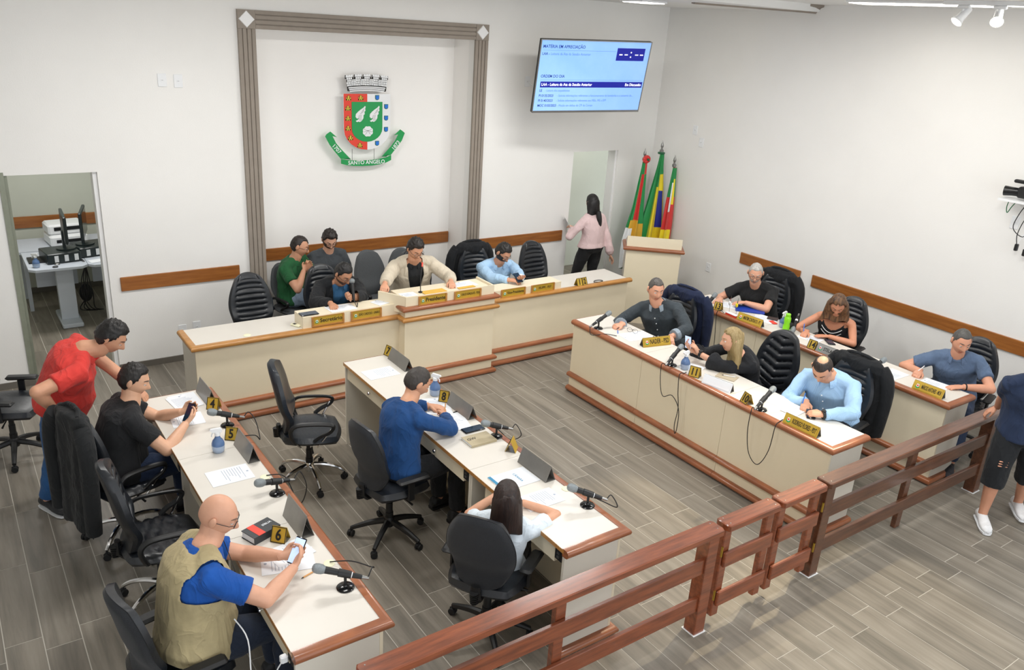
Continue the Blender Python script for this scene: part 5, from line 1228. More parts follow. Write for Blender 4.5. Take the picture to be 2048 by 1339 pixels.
for v_, a, c, u in ((.705,'LE','- Leitura dos expedientes',.085),(.780,'PI 0135/2023','- Solicita informações referentes a funcionamento da bombinha e a conserto de...',.20),(.852,'PI 0140/2023','- Solicita informações referentes aos MEIs, ME e EPP',.20),(.925,'MOC 0103/2023','- Moção em defesa da CPI da Corsan',.215)):
    tvt(.035,v_,a,.040,'tv_text',.0004,sx=.86); tvt(u,v_,c,.036,'tv_text2',0,sx=.84)
b = MB(); c = ctr-(-Tv.to_3x3().col[2])*-.07
pc = Tv @ V((0,0,-.08)); b.tube([pc, V((pc.x-.05,-.42,pc.z)), V((pc.x+.02,-.03,pc.z))], [.022,.022,.022], 8); b.span((pc.x-.12,-.03,pc.z-.18),(pc.x+.14,-.001,pc.z+.18)); b.build('wall_bracket', 'blk', tv)
b = MB(); b.tube(smooth_path([(5.853,-.012,2.84),(5.87,-.06,2.80),(5.93,-.20,2.74),tuple(Tv @ V((-.55,-.1,-.05)))],4), .005, 6); b.build('power_cord','plastic_white', tv)
# ============================================================ flags
flagm = {k: mat('flag_'+k, c, .55, bump=.3, bscale=30, var=.06, sheen=.2) for k, c in dict(red='#d2302c',green='#128a45',yellow='#f0d820',blue='#1c2c93',white='#eef1f2',darkgreen='#0b5a35',gold='#d8a72a').items()}
for k in flagm: M['flag_'+k] = flagm[k]
def flag(x, y, ztop, label, seed, body, rosette, lean, zb, widths):
    t = thing('flag_on_pole', label, 'flag', (x,y,0), group=None, world=True)
    b = MB(); b.tube([(x,y,.02),(x,y,ztop-.17)], .012, 10); b.build('pole', 'steel', t)
    b = MB(); b.lathe([(.012,-.17),(.026,-.16),(.028,-.13),(.014,-.12),(.012,-.10),(.020,-.085),(.018,-.06),(.008,-.03),(.001,0)], 14, (x,y,ztop)); b.build('spear_finial', 'steel', t)
    b = MB(); b.lathe([(.13,0),(.13,.02),(.03,.035),(.02,.06)], 18, (x,y,.001)); b.build('stand', 'blk', t)
    # draped cloth: folded ring loft, colours chosen per fold strip and height
    n = 48; K = 26; mb = MB(); rings = []; names = [k for k, *_ in body]
    z0 = ztop-.17
    for k in range(K+1):
        q = k/K; z = z0+(zb-z0)*q; i = min(int(q*(len(widths)-1)), len(widths)-2); fr_ = q*(len(widths)-1)-i; w = widths[i]+(widths[i+1]-widths[i])*fr_; cx = x+lean*q**1.3; r = []
        for j in range(n):
            a = 2*pi*j/n; f_ = 1+.30*min(1, q*3)*sin(a*7+seed+q*1.3)+.12*sin(a*13+seed*2-q*2)
            r.append((cx+cos(a)*w*f_, y-.02+sin(a)*w*.55*f_, z+(.03*sin(a*2+seed) if k == K else 0)))
        rings.append(r)
    mb.loft(rings)
    for fi in range(len(mb.f)):
        if fi < K*n:
            q = (fi//n)/K; a = (fi % n)/n
            sel = 0
            for idx, (nm_, qa, qb, aa, ab) in enumerate(body):
                if qa <= q < qb and aa <= a < ab: sel = idx
            mb.m[fi] = sel
    mb.build('flag_cloth', ['flag_'+k for k in names], t, sharp=60)
    if rosette:
        b = MB(); n = 40; rg = []
        for rr, dy in ((.012,-.045),(.03,-.052),(.055,-.040),(.068,-.022)):
            rg.append([(x+rr*(1+.07*sin(12*2*pi*j/n))*cos(2*pi*j/n), y+dy-.02+.012*sin(12*2*pi*j/n)*(rr > .02), z0+.03+rr*(1+.07*sin(12*2*pi*j/n))*sin(2*pi*j/n)*.8) for j in range(n)])
        b.loft(rg); b.build('rosette', 'flag_'+rosette, t, sharp=70)
        b = MB(); b.ball((x,y-.075,z0+.03), .018, 8); b.build('rosette_centre', 'flag_darkgreen', t)
    return t
flag(7.572,-.36,2.05,'leftmost flag, furled red green and yellow with a red rosette and white hem',.4,[('green',0,1,0,1),('red',0,.30,.0,.35),('red',.1,.62,.60,.72),('red',.0,.2,.72,1),('gold',.52,.75,.5,1),('white',.60,1.01,.3,.62),('white',.84,1.01,0,1),('green',.1,.55,.74,.9)],'red',-.12,.45,[.035,.05,.06,.075,.10,.12,.115,.09])
flag(7.872,-.36,2.145,'middle flag, furled green, yellow and blue on the tallest pole',2.1,[('green',0,1.01,0,1),('yellow',.18,1.01,.70,.96),('yellow',.30,1.01,.62,.80),('blue',.34,.66,.74,.88),('yellow',.7,1.01,.68,.86)],None,-.10,.55,[.03,.05,.075,.10,.13,.16,.17,.17])
flag(7.935,-.56,1.985,'rightmost flag, furled green, red and yellow beside the wall corner',3.3,[('red',0,1.01,0,1),('green',0,.3,.0,1),('white',.12,.45,.62,.70),('yellow',.62,.86,.50,.90),('yellow',.1,.35,.70,.8)],None,-.04,.55,[.03,.04,.05,.06,.07,.075,.07,.06])
b = MB(); b.lathe([(.045,-.012),(.05,0),(.045,.012),(.02,.018),(.02,-.018)], 16, (7.872,-.36,1.975)); tag(b.build('ribbon_cap','flag_darkgreen'), 'dark green ribbon cap under the tip of the middle flag pole', 'ribbon')
# ============================================================ microphones
def mic(base, headp, label, cable=None, lie=False):
    bx, by = base; t = thing('desk_microphone', label, 'microphone', (bx,by,DH), group=None, world=True)
    H_ = V(headp); c = V((bx,by,DH+.085)); d = (H_-c); 
    if not lie:
        b = MB(); b.lathe([(.044,.0),(.046,.004),(.040,.010),(.014,.014),(.011,.022)], 20, (bx,by,DH+.0008)); b.build('stand_base', 'blk_gloss', t)
        b = MB(); b.tube([(bx,by,DH+.015),(bx,by,DH+.075)], .008, 8); b.tube([(bx,by,DH+.07), c+V((0,0,.004))], .011, 8); b.tube([c-d.normalized()*.03, c+d.normalized()*.035], [.019,.021], 12); b.build('stand_clip', 'blk', t)
    dn = d.normalized(); tail = c-dn*.085 if not lie else H_-dn*.20
    b = MB(); b.tube([tail, tail+(H_-tail)*.15, H_-dn*.03], [.0115,.0135,.019], 12); b.build('mic_handle', 'blk', t)
    b = MB(); a_, b2 = frame_from(dn); rings = []
    for q, r in ((-.038,.019),(-.022,.025),(-.005,.0265),(.012,.024),(.022,.017),(.026,.006)): rings.append([H_+dn*q+(a_*cos(2*pi*k/16)+b2*sin(2*pi*k/16))*r for k in range(16)])
    b.loft(rings); b.build('mic_grille', 'mesh_grille', t)
    b = MB(); b.tube([tail+dn*.05, tail+dn*.075], [.0148,.0152], 12); b.build('white_label', 'plastic_white', t)
    b = MB(); b.tube([tail-dn*.035, tail], [.008,.0095], 10); b.build('plug', 'steel', t)
    if cable:
        b = MB(); b.tube(smooth_path([tail-dn*.03]+cable,6), .0035, 6); b.build('mic_cable', 'cable', t)
    return t
z_ = DH+.006
mic((1.247,-3.10),(1.15,-3.075,.875),'desk microphone beside the number 4 block on the left row',[V((1.39,-3.12,.84)),V((1.42,-3.17,.79)),V((1.41,-3.28,.70)),V((1.36,-3.33,.765)),V((1.25,-3.30,.768))])
mic((1.242,-4.093),(1.13,-4.11,.875),'desk microphone in the middle of the left row, near the empty chair',[V((1.40,-4.06,.85)),V((1.43,-4.08,.74)),V((1.40,-4.02,.60)),V((1.35,-3.93,.76)),V((1.25,-3.88,.772))])
mic((1.235,-5.095),(1.115,-5.03,.88),'desk microphone nearest the camera, on the near end of the left row',[V((1.37,-5.12,.85)),V((1.40,-5.06,.80)),V((1.33,-4.96,.80)),V((1.245,-4.875,.772))])
mic((2.803,-4.113),(2.72,-4.08,.87),'desk microphone right of the gold notebook on the second row',[V((2.94,-4.15,.84)),V((2.97,-4.18,.76)),V((2.93,-4.10,.70)),V((2.87,-3.99,.768)),V((2.80,-3.935,.770))])
mic((2.804,-5.114),(2.72,-5.045,.875),'desk microphone on the near end of the second row, beside the girl',[V((2.92,-5.19,.84)),V((2.93,-5.24,.78)),V((2.90,-5.10,.768)),V((2.815,-4.91,.772))])
def dcab(y0, y1, drop, k): return None
mic((4.909,-2.735),(5.02,-2.745,.905),'desk microphone on the far end of the front right row',[V((4.78,-2.76,.80)),V((4.77,-2.80,.74)),V((4.86,-2.90,.768)),V((4.93,-2.98,.766))])
mic((4.896,-3.744),(5.015,-3.715,.905),'desk microphone in front of the filming blonde woman',[V((4.77,-3.74,.79)),V((4.79,-3.74,.60)),V((4.80,-3.78,.50)),V((4.80,-3.88,.55)),V((4.805,-3.97,.46)),V((4.805,-3.985,.30)),V((4.805,-3.97,.22)),V((4.80,-3.955,.30)),V((4.805,-3.965,.46)),V((4.79,-3.95,.62)),V((4.79,-3.94,.77)),V((4.86,-3.93,.768)),V((4.895,-3.92,.766))])
mic((4.892,-4.728),(5.02,-4.71,.905),'desk microphone in front of the man in the striped shirt',[V((4.77,-4.73,.80)),V((4.78,-4.72,.60)),V((4.79,-4.76,.42)),V((4.80,-4.85,.36)),V((4.79,-4.93,.52)),V((4.79,-4.95,.74)),V((4.84,-4.945,.768)),V((4.90,-4.93,.766))])
mic((6.448,-2.762),(6.495,-2.77,.90),'desk microphone in front of the man in the black slogan shirt',[V((6.36,-2.78,.78)),V((6.375,-2.80,.5)),V((6.38,-2.86,.1)),V((6.37,-2.93,.02)),V((6.385,-2.95,.4)),V((6.375,-2.93,.77)),V((6.45,-2.96,.768))])
mic((6.431,-4.722),(6.52,-4.735,.885),'desk microphone between the woman in black and the man in the polo',[V((6.36,-4.73,.77)),V((6.385,-4.85,.50)),V((6.385,-4.93,.42)),V((6.385,-4.87,.36)),V((6.385,-4.83,.50)),V((6.375,-4.86,.75)),V((6.43,-4.89,.768))])
# microphone lying against a black wind ball
t = mic((6.70,-3.66),(6.62,-3.70,.795),'microphone lying on the back right desk beside the green bottle',lie=True)
d = P['joao']; hnd = V((2.905,-1.45,1.0))
mh = thing('handheld_microphone', 'handheld microphone held by the man in the black jacket', 'microphone', (2.90,-1.42,.9), world=True)
dn = V((.10,.35,.55)).normalized(); a0 = V((2.945,-1.435,.925)); H_ = a0+dn*.185
b = MB(); b.tube([a0, H_-dn*.03], [.0125,.019], 12); b.build('mic_handle', 'blk', mh)
b = MB(); b.ball(H_, .027, 10); b.build('mic_grille', 'mesh_grille', mh)
b = MB(); b.tube(smooth_path([a0, a0-dn*.05+V((.01,-.02,0)), V((2.95,-1.50,.876)), V((3.0,-1.40,.876))],5), .0035, 6); b.build('mic_cable', 'cable', mh)
gm = thing('gooseneck_microphone', 'thin gooseneck microphone with a red tip before the president', 'microphone', (3.60,-1.55,.946), world=True)
b = MB(); b.lathe([(.022,0),(.022,.008),(.008,.012)], 14, (3.60,-1.55,.946)); b.build('stand_base', 'blk', gm)
b = MB(); b.tube(smooth_path([(3.60,-1.55,.955),(3.60,-1.545,1.05),(3.615,-1.53,1.14),(3.64,-1.50,1.19)],4), .0045, 6); b.build('gooseneck', 'blk', gm)
b = MB(); b.tube([(3.64,-1.50,1.19),(3.655,-1.475,1.215)], .0075, 8); b.ball((3.656,-1.474,1.217), .009, 6); b.build('mic_tip', 'red', gm)
# ============================================================ number blocks and name holders
def holder(p1, p2, depth, hgt, label, front='acrylic', body=None, textm='ink', crestmark=False, zz=DH+.0012, cat='name holder', name='name_holder', fs=None, group=None, sx=.8, tilt=.5, both=None, btextsize=.04):
    """triangular prism: p1->p2 bottom front edge, left to right for the viewer of the front"""
    p1, p2 = V((p1[0],p1[1],zz)), V((p2[0],p2[1],zz)); e = (p2-p1); L = e.length; e.normalize(); bk = V((-e.y, e.x, 0)); mid = (p1+p2)/2+bk*depth/2
    t = thing(name, label, cat, tuple(mid), group=group, world=True); th_ = .004
    ap = bk*depth*tilt+V((0,0,hgt))
    # front leaf, back leaf, floor leaf
    def leaf(a, b_, m_, nm_):
        n = (b_-a).cross(e).normalized()*.6; b = MB(); b.loft([[a, a+e*L, a+e*L+n*th_, a+n*th_],[b_, b_+e*L, b_+e*L+n*th_, b_+n*th_]]); return b.build(nm_, m_, t)
    leaf(p1, p1+ap, 'acrylic' if front == 'acrylic' else front, 'front_leaf'); leaf(p1+ap+V((0,0,-.001)), p1+bk*depth, both or 'acrylic', 'back_leaf'); leaf(p1+bk*(depth-.006), p1+bk*.006, 'acrylic', 'base_leaf')
    up = ap.normalized(); n = e.cross(up).normalized()
    if front != 'acrylic' or body:
        T = basis(p1+e*L/2+ap/2+n*.002, e, up, n)
        if name == 'name_holder':
            b = MB(); b.span((-L/2+.012,-hgt*.42,0),(L/2-.012,hgt*.42,.002), T=T); pl = b.build('gold_plate', 'gold' if front == 'gold' else front, t)
            if body:
                text(body, fs or .045, T @ Matrix.Translation((.028,0,.0026)), textm, 'lettering', pl, sx=.8, fit=L-.095, bold=.0007)
                c = MB(); c.prism([(-.016,-.017),(0,-.024),(.016,-.017),(.019,-.006),(-.019,-.006)], .0025,.0032, T=T @ Matrix.Translation((-L/2+.042,0,0))); c.build('ribbon', 'green', pl)
                c = MB(); c.prism([(-.010,-.010),(0,-.014),(.010,-.010),(.010,.014),(-.010,.014)], .0033,.004, T=T @ Matrix.Translation((-L/2+.042,0,0))); c.build('shield', 'plastic_white', pl)
                c = MB(); c.prism([(-.006,-.006),(0,-.009),(.006,-.006),(.006,.008),(-.006,.008)], .0041,.0048, T=T @ Matrix.Translation((-L/2+.042,0,0))); c.build('shield_field', 'red', pl)
        elif body:
            text(body, fs or .085, T @ Matrix.Translation((0,-.002,.001)), textm, 'numeral', t, bold=.002, sx=.8)
            b = MB(); k = .004
            for a, c_ in (((-L/2,-hgt*.52),(L/2,-hgt*.52+k)),((-L/2,hgt*.52-k),(L/2,hgt*.52)),((-L/2,-hgt*.52),(-L/2+k,hgt*.52)),((L/2-k,-hgt*.52),(L/2,hgt*.52))): b.span((a[0],a[1],.0003),(c_[0],c_[1],.0012), T=T)
            o = b.build('border_line', 'ink', t); o['kind'] = 'stuff'
    return t
def number(p1, p2, body, label, h=.085):
    return holder(p1, p2, .07, h, label, front='gold', body=body, name='number_block', cat='number block', both='gold')
number((1.189,-2.795),(1.255,-2.848),'4','gold block with the numeral 4, in front of the man in black'); number((1.168,-3.300),(1.232,-3.350),'5','gold block with the numeral 5, beside the left row spray bottle'); number((1.043,-4.540),(1.102,-4.602),'6','gold block with the numeral 6, right of the thick book')
number((2.768,-2.425),(2.785,-2.503),'7','gold block with the numeral 7, far end of the second row'); number((2.722,-3.440),(2.772,-3.498),'8','gold block with the numeral 8, near the blue shirted man')
holder((2.80,-4.26),(2.735,-4.32),.075,.085,'gold triangular number block seen end-on, right of the gold notebook',front='gold',body='9',name='number_block',cat='number block',both='gold')
number((4.857,-3.975),(4.895,-4.062),'11','gold block with the numeral 11, in front of the blonde woman',.088); holder((4.865,-4.535),(4.845,-4.615),.075,.085,'gold triangular number block seen end-on, left of the striped shirt man\'s microphone',front='gold',body='10',name='number_block',cat='number block',both='gold')
number((6.432,-2.822),(6.458,-2.905),'13','gold block with the numeral 13, beside the slogan shirt man\'s microphone'); number((6.415,-4.020),(6.420,-4.105),'14','block with the numeral 14, before the woman in the black dress')
number((5.582,-1.585),(5.658,-1.585),'1','gold block with the numeral 1, right of the name boards'); number((5.664,-1.585),(5.735,-1.575),'2','gold block with the numeral 2, left of the black strap')
A8 = 'acrylic'
holder((1.205,-2.46),(1.21,-2.74),.075,.115,'grey back of a long name holder at the far end of the left row'); holder((1.20,-3.385),(1.203,-3.675),.078,.115,'grey back of a long name holder right of the number 5 block'); holder((1.188,-4.33),(1.192,-4.60),.080,.135,'grey back of a long name holder behind the number 6 block')
holder((2.760,-2.515),(2.758,-2.83),.08,.10,'grey back of the long name holder at the far end of the second row'); holder((2.755,-3.505),(2.758,-3.81),.08,.10,'grey back of the long name holder in front of the blue shirted man'); holder((2.73,-4.475),(2.735,-4.78),.08,.105,'grey back of a long name holder by the white folder')
holder((4.961,-3.315),(5.255,-3.375),.07,.082,'gold name holder reading NADER - PSD',front='gold',body='NADER - PSD',fs=.062,sx=.78)
holder((4.858,-4.955),(4.868,-5.252),.066,.082,'gold name holder reading RODRIGO FLORES - PDT',front='gold',body='RODRIGO FLORES - PDT',fs=.052,sx=.56)
holder((4.850,-4.135),(4.90,-4.40),.07,.080,'blank shiny name holder right of the number 11 block',front='paper')
holder((6.415,-3.155),(6.44,-3.448),.07,.080,'gold name holder in front of the desk flags',front='gold',body='MARTIM CONTRATO - PT',fs=.050,sx=.55)
holder((6.420,-4.112),(6.425,-4.36),.07,.080,'mirror-like name holder right of the number 14 block',front='steel',body='STELA - PT',fs=.045)
holder((6.440,-5.070),(6.452,-5.330),.07,.080,'gold name holder reading MÁRCIO ANTUNES - MDB',front='gold',body='MÁRCIO ANTUNES - MDB',fs=.050,sx=.55)
# ============================================================ papers
def sheet(c, w, l, rz, label, z=DH+.001, lines=8, m_='paper', group=None, name='paper_sheet', th=.0012, logo=True, nsh=1):
    t = thing(name, label, 'paper', (c[0],c[1],z), rz, group)
    b = MB(); b.span((-w/2,-l/2,0),(w/2,l/2,th)); b.build('sheet', m_, t)
    if lines:
        b = MB(); rnd = random.Random(int(c[0]*1000))
        for k in range(lines):
            y = l*.30-k*l*.062; b.span((-w*.38,y,th+.0002),(-w*.38+w*.76*(rnd.uniform(.55,1)),y+l*.012,th+.0006))
        if logo: b.lathe([(.008,0),(.008,.0005)], 8, (0,l*.42,th+.0002))
        o = b.build('printed_text', 'textgrey', t); o['kind'] = 'stuff'
    return t
sheet((1.10,-2.575),.19,.23,.05,'stack of papers under the far name holder of the left row',lines=10); sheet((1.09,-2.60),.19,.24,.12,'upper sheet of the stack at the far end of the left row',z=DH+.0025,lines=10)
sheet((1.035,-2.89),.19,.21,1.50,'sheet under the phone of the man in the black T-shirt')
sheet((1.065,-3.755),.19,.255,-pi/2,'sheet on the left desk in front of the empty ribbed chair'); sheet((1.065,-4.745),.19,.27,1.3,'sheet under the phone of the man in the vest'); sheet((1.10,-4.68),.17,.22,1.75,'second sheet under the phone of the man in the vest',z=DH+.0025)
sheet((2.575,-2.763),.185,.265,-pi/2+.02,'sheet on the far end of the second row'); sheet((2.68,-3.50),.19,.27,-.35,'upper sheet before the man in the blue shirt'); sheet((2.66,-3.78),.19,.27,-.25,'sheet under the pen of the man in the blue shirt',z=DH+.0025)
sheet((2.59,-4.917),.17,.265,-pi/2,'sheet in front of the girl'); sheet((5.11,-3.055),.20,.30,pi/2-.12,'sheet under the folded glasses of the man in the dark grey shirt')
sheet((5.16,-4.70),.19,.17,.1,'sheet left of the writing hand of the striped shirt man'); sheet((5.13,-4.86),.20,.14,.15,'notepad page under the hands of the striped shirt man',z=DH+.0035)
sheet((6.55,-2.56),.22,.12,.0,'sheet on the far end of the back right row'); sheet((6.70,-2.78),.19,.22,.5,'sheet under the pen of the man in the black slogan shirt'); sheet((6.72,-3.29),.20,.22,.2,'papers behind the gold name holder in the back right row',lines=6); sheet((6.72,-3.25),.12,.16,.6,'folded leaflet behind the gold name holder',z=DH+.0025)
sheet((6.68,-3.87),.22,.16,pi/2+.2,'sheet under the hands of the woman in the black dress'); sheet((6.585,-4.81),.17,.26,pi/2,'sheet beside the microphone near the man in the polo'); sheet((6.74,-5.12),.15,.22,.12,'sheet before the man in the blue grey polo')
sheet((5.03,-3.86),.17,.18,.3,'sheet near the spray bottle before the blonde woman')
sheet((2.80,-1.465),.26,.17,.05,'printed sheet being read by the man in the black jacket',z=.8735); sheet((3.46,-1.56),.12,.16,pi/2,'white sheet on the raised president desk',z=.946); sheet((4.12,-1.50),.28,.17,.1,'white papers at the right of the raised president desk',z=.946); sheet((3.20,-1.47),.13,.14,.3,'white sheet beside the secretary',z=.8735)
for c, w, l, rz, lb in (((3.73,-1.585),.25,.10,.03,'yellow folder on the raised president desk, left one'),((4.10,-1.595),.20,.05,.03,'yellow folder on the raised president desk, right one')):
    b = MB(); b.box((c[0],c[1],.9505),(w,l,.004),rz); tag(b.build('yellow_folder', mat('kraft_yellow','#e0b24c',.7,var=.05)), lb, 'folder', 'yellow folders on the president desk')
pk = sheet((6.60,-.12),.21,.28,.0,'white papers held by the woman in the pink blouse',z=1.03,lines=0); pk.rotation_euler = (.9,.5,.7)
# ============================================================ spray bottles
def spray(x, y, label, k=1.0, z=DH, rz=2.6):
    t = thing('spray_bottle', label, 'bottle', (x,y,z+.0008), rz, 'spray bottles with blue bodies'); t.scale = (k,k,k)
    b = MB(); b.lathe([(.030,0),(.036,.006),(.040,.025),(.041,.05)], 20); b.build('liquid', 'liquid', t)
    b = MB(); b.lathe([(.041,.0501),(.040,.065),(.033,.083),(.021,.098),(.016,.110),(.016,.120)], 20); b.build('bottle_body', 'bottle_blue', t)
    b = MB(); b.lathe([(.018,.118),(.018,.138),(.012,.142)], 14); b.loft([[(-.028,-.009,.14),(.030,-.009,.142),(.030,.009,.142),(-.028,.009,.14)],[(-.030,-.010,.158),(.046,-.008,.158),(.046,.008,.158),(-.030,.010,.158)],[(-.022,-.008,.170),(.040,-.006,.166),(.040,.006,.166),(-.022,.008,.170)]]); b.build('spray_head', 'plastic_white', t)
    b = MB(); b.tube([(.022,0,.145),(.034,0,.128),(.036,0,.112)], [.005,.005,.004], 6); b.build('trigger', 'plastic_white', t)
    return t
spray(1.091,-3.43,'blue spray bottle with white head on the left row',1,rz=2.9); spray(2.759,-3.323,'blue spray bottle right of the blue shirted man\'s head',1.05,rz=-1.0); spray(4.945,-3.852,'blue spray bottle before the blonde woman',1,rz=3.2)
spray(6.68,-3.535,'blue spray bottle behind the lime green bottle',1,rz=3.3)
lb_ = thing('sports_bottle', 'lime green drinks bottle on the back right desk', 'bottle', (6.625,-3.615,DH+.0008)); 
b = MB(); b.lathe([(.030,0),(.034,.004),(.034,.05),(.028,.075),(.033,.10),(.033,.135),(.025,.150)], 20); b.build('bottle_body', 'lime', lb_)
b = MB(); b.lathe([(.022,.150),(.025,.152),(.025,.175),(.020,.180),(.012,.181)], 16); b.build('cap', 'lime', lb_)
# ============================================================ phones, books, pens
def phone(c, x, y, label, w=.07, l=.145, scr='screen_dark', z=None):
    T = basis(c, x, y); t = thing('smartphone', label, 'phone', tuple(c), world=True)
    b = MB(); b.box((0,0,0),(w,l,.009), T=T, bev=.004); b.build('phone_body', 'blk_gloss', t)
    b = MB(); b.box((0,0,.0048),(w-.008,l-.014,.0006), T=T); b.build('screen', scr, t); return t
def yaw(a, up=0): return V((cos(a),sin(a),up))
phone((2.715,-3.948,DH+.006), V((0,1,0)), V((-1,0.02,0)), 'dark phone lying flat above the gold notebook on the second row', .075,.165)
phone((1.025,-3.00,.865), V((.35,-.75,.1)), V((.55,.1,.75)), 'dark phone held by the man in the black T-shirt', .066,.135)
phone((1.075,-4.865,.895), V((.45,-.75,.0)), V((.45,.25,.65)), 'phone with lit screen held by the man in the vest', .066,.140,'screen_lit')
phone((5.10,-3.715,.935), V((.25,-.97,.0)), V((-.25,-.05,.97)), 'phone held up by the blonde woman, showing the man she films', .066,.140,'screen_lit')
phone((5.165,-4.985,DH+.016), V((.5,-.6,0)), V((.7,.6,.1)), 'phone with pale screen in the hand of the striped shirt man', .066,.14,'screen_dark')
phone((6.755,-4.04,DH+.006), V((.75,-.55,0)), V((.5,.8,0)), 'phone lying beside the forearm of the woman in the black dress', .07,.14)
phone((4.84,-1.46,.92), V((.9,-.1,.1)), V((.05,.7,.45)), 'phone held by the man in the light blue shirt', .066,.135)
phone((2.47,-1.50,.879), V((0,1,0)), V((-1,0,0)), 'dark tablet on the left end of the raised secretary shelf', .09,.17)
def book(c, w, l, h, rz, label, cov, strap=False, z=DH+.0008):
    t = thing('notebook' if h < .02 else 'book', label, 'book', (c[0],c[1],z), rz)
    b = MB(); b.span((-w/2,-l/2,0),(w/2,l/2,h*.10)); b.span((-w/2,-l/2,h*.90),(w/2,l/2,h)); b.span((-w/2,-l/2,h*.10),(-w/2+.003,l/2,h*.90)); b.build('cover', cov, t)
    b = MB(); b.span((-w/2+.0032,-l/2+.003,h*.105),(w/2-.004,l/2-.003,h*.895)); b.build('page_block', 'paper', t); return t
M['book_gold'] = mat('gold_book_cover','#b5a88a',.5,var=.05); M['book_dark'] = mat('dark_book_cover','#33363a',.5,var=.05); M['cobalt'] = mat('cobalt_folder','#1740a8',.4,var=.05); M['teal'] = mat('teal_print','#2c86b0',.5,var=.02)
t = book((2.665,-4.104),.14,.205,.017,pi/2,'gold covered notebook on the second row','book_gold'); text('GW', .040, Matrix.Translation((.015,.05,.0175)) @ Matrix.Rotation(-pi/2,4,'Z'), 'ink', 'lettering', t, bold=0)
t = book((1.025,-4.45),.11,.175,.045,pi/2+.35,'thick dark covered book with a red band, left of the number 6 block','book_dark'); b = MB(); b.span((-.055,.01,.0452),(.055,.055,.0462)); b.build('red_band', 'red', t); text('BÍBLIA', .022, Matrix.Translation((.01,-.045,.0455)) @ Matrix.Rotation(-pi/2,4,'Z'), 'paper', 'lettering', t)
t = thing('document_folder', 'white document folder with a blue stripe before the girl', 'folder', (2.585,-4.645,DH+.0008), .02)
b = MB(); b.span((-.14,-.095,0),(.14,.095,.0045)); b.build('folder_cover', 'paper', t); b = MB(); b.span((-.14,-.095,.0047),(-.118,.095,.0055)); b.build('blue_stripe', 'teal', t); text('CÂMARA', .026, Matrix.Translation((.03,.0,.005)) @ Matrix.Rotation(-pi/2,4,'Z'), 'teal', 'lettering', t)
t = thing('clip_folder', 'blue folder with a black clip edge before the man in the slogan shirt', 'folder', (6.79,-3.02,DH+.004), -.85)
b = MB(); b.span((-.15,-.09,0),(.15,.09,.012)); b.build('folder_cover', 'cobalt', t); b = MB(); b.span((-.15,.0905,0),(.15,.106,.016), bev=.004); b.build('clip_edge', 'blk', t)
b = MB(); b.box((5.15,-4.15,DH+.003),(.12,.17,.004),.35); tag(b.build('brown_envelope', mat('kraft','#b7aa92',.8,var=.05)), 'beige envelope under a pen on the front right row', 'envelope')
def pen(a, c, label, m_='blue'):
    a, c = V(a), V(c); d = (c-a); t = thing('pen', label, 'pen', tuple((a+c)/2), world=True)
    b = MB(); b.tube([a+d*.12, c], .0038, 8); b.build('barrel', m_, t); b = MB(); b.tube([a, a+d*.12], [.0012,.0036], 8); b.build('tip', 'ink', t)
M['pen_orange'] = mat('orange_pen','#d9a060',.4,var=.02)
pen((1.071,-4.922,DH+.005),(1.165,-4.893,DH+.005),'yellow pen on the left desk below the nearest microphone','pen_orange'); pen((2.62,-3.70,.765),(2.655,-3.66,.86),'pen held by the man in the blue shirt','pen_orange'); pen((2.72,-3.66,DH+.006),(2.79,-3.65,DH+.006),'pen on the papers beside the number 8 name holder','ink')
pen((5.05,-2.86,DH+.005),(4.99,-2.93,DH+.005),'blue pen beside the hand of the man in the dark grey shirt'); pen((5.20,-4.87,.765),(5.25,-4.85,.88),'blue pen held by the striped shirt man'); pen((6.64,-2.72,.765),(6.60,-2.77,.80),'blue pen held by the man in the slogan shirt'); pen((6.66,-3.80,.765),(6.73,-3.74,.86),'pen held by the woman in the black dress'); pen((5.13,-4.11,DH+.009),(5.20,-4.20,DH+.009),'white pen lying on the beige envelope','plastic_white'); pen((6.755,-4.93,.80),(6.80,-4.96,.86),'green and white pen held by the man in the polo','plastic_white')
# folded glasses
t = thing('folded_glasses', 'thin dark glasses lying on the sheet before the man in the dark grey shirt', 'glasses', (5.15,-2.99,DH), world=True)
for k in (0,1):
    b = MB(); c = V((5.12+.02*k,-2.95-.055*k,DH+.027)); b.tube([c+V((.012*cos(a),-.024*cos(a),.021*sin(a))) for a in [2*pi*q/14 for q in range(14)]], .0016, 5, loop=True); b.build('rim', 'glasses', t)
b = MB(); b.tube([(5.13,-2.975,DH+.03),(5.135,-2.985,DH+.03)], .0015, 5); b.tube([(5.105,-2.925,DH+.033),(5.20,-2.95,DH+.006)], .0016, 5); b.tube([(5.155,-3.03,DH+.033),(5.235,-2.99,DH+.006)], .0016, 5); b.build('temple', 'glasses', t)
b = MB(); b.tube(smooth_path([(5.86,-1.54,DH+.006),(5.90,-1.50,DH+.006),(5.97,-1.50,DH+.006),(5.99,-1.54,DH+.006),(5.93,-1.56,DH+.006),(5.86,-1.54,DH+.006)],4), .0045, 6); tag(b.build('black_strap','cable'), 'small black strap loop on the right end of the president table', 'strap')
t = thing('remote_control', 'small beige remote control on the president table', 'remote', (2.36,-1.46,DH+.0008), .5); b = MB(); b.span((-.022,-.05,0),(.022,.05,.018), bev=.005); b.build('remote_body', 'cream_plastic', t); b = MB(); b.span((-.014,.0,.0182),(.014,.03,.0192)); b.build('remote_screen', 'blk', t)
b = MB(); b.lathe([(.009,0),(.009,.008),(.005,.01)], 10, (5.30-.06,-3.16,DH+.001)); tag(b.build('bottle_stopper','blk'), 'tiny black stopper beside the sheet of the man in dark grey', 'stopper')
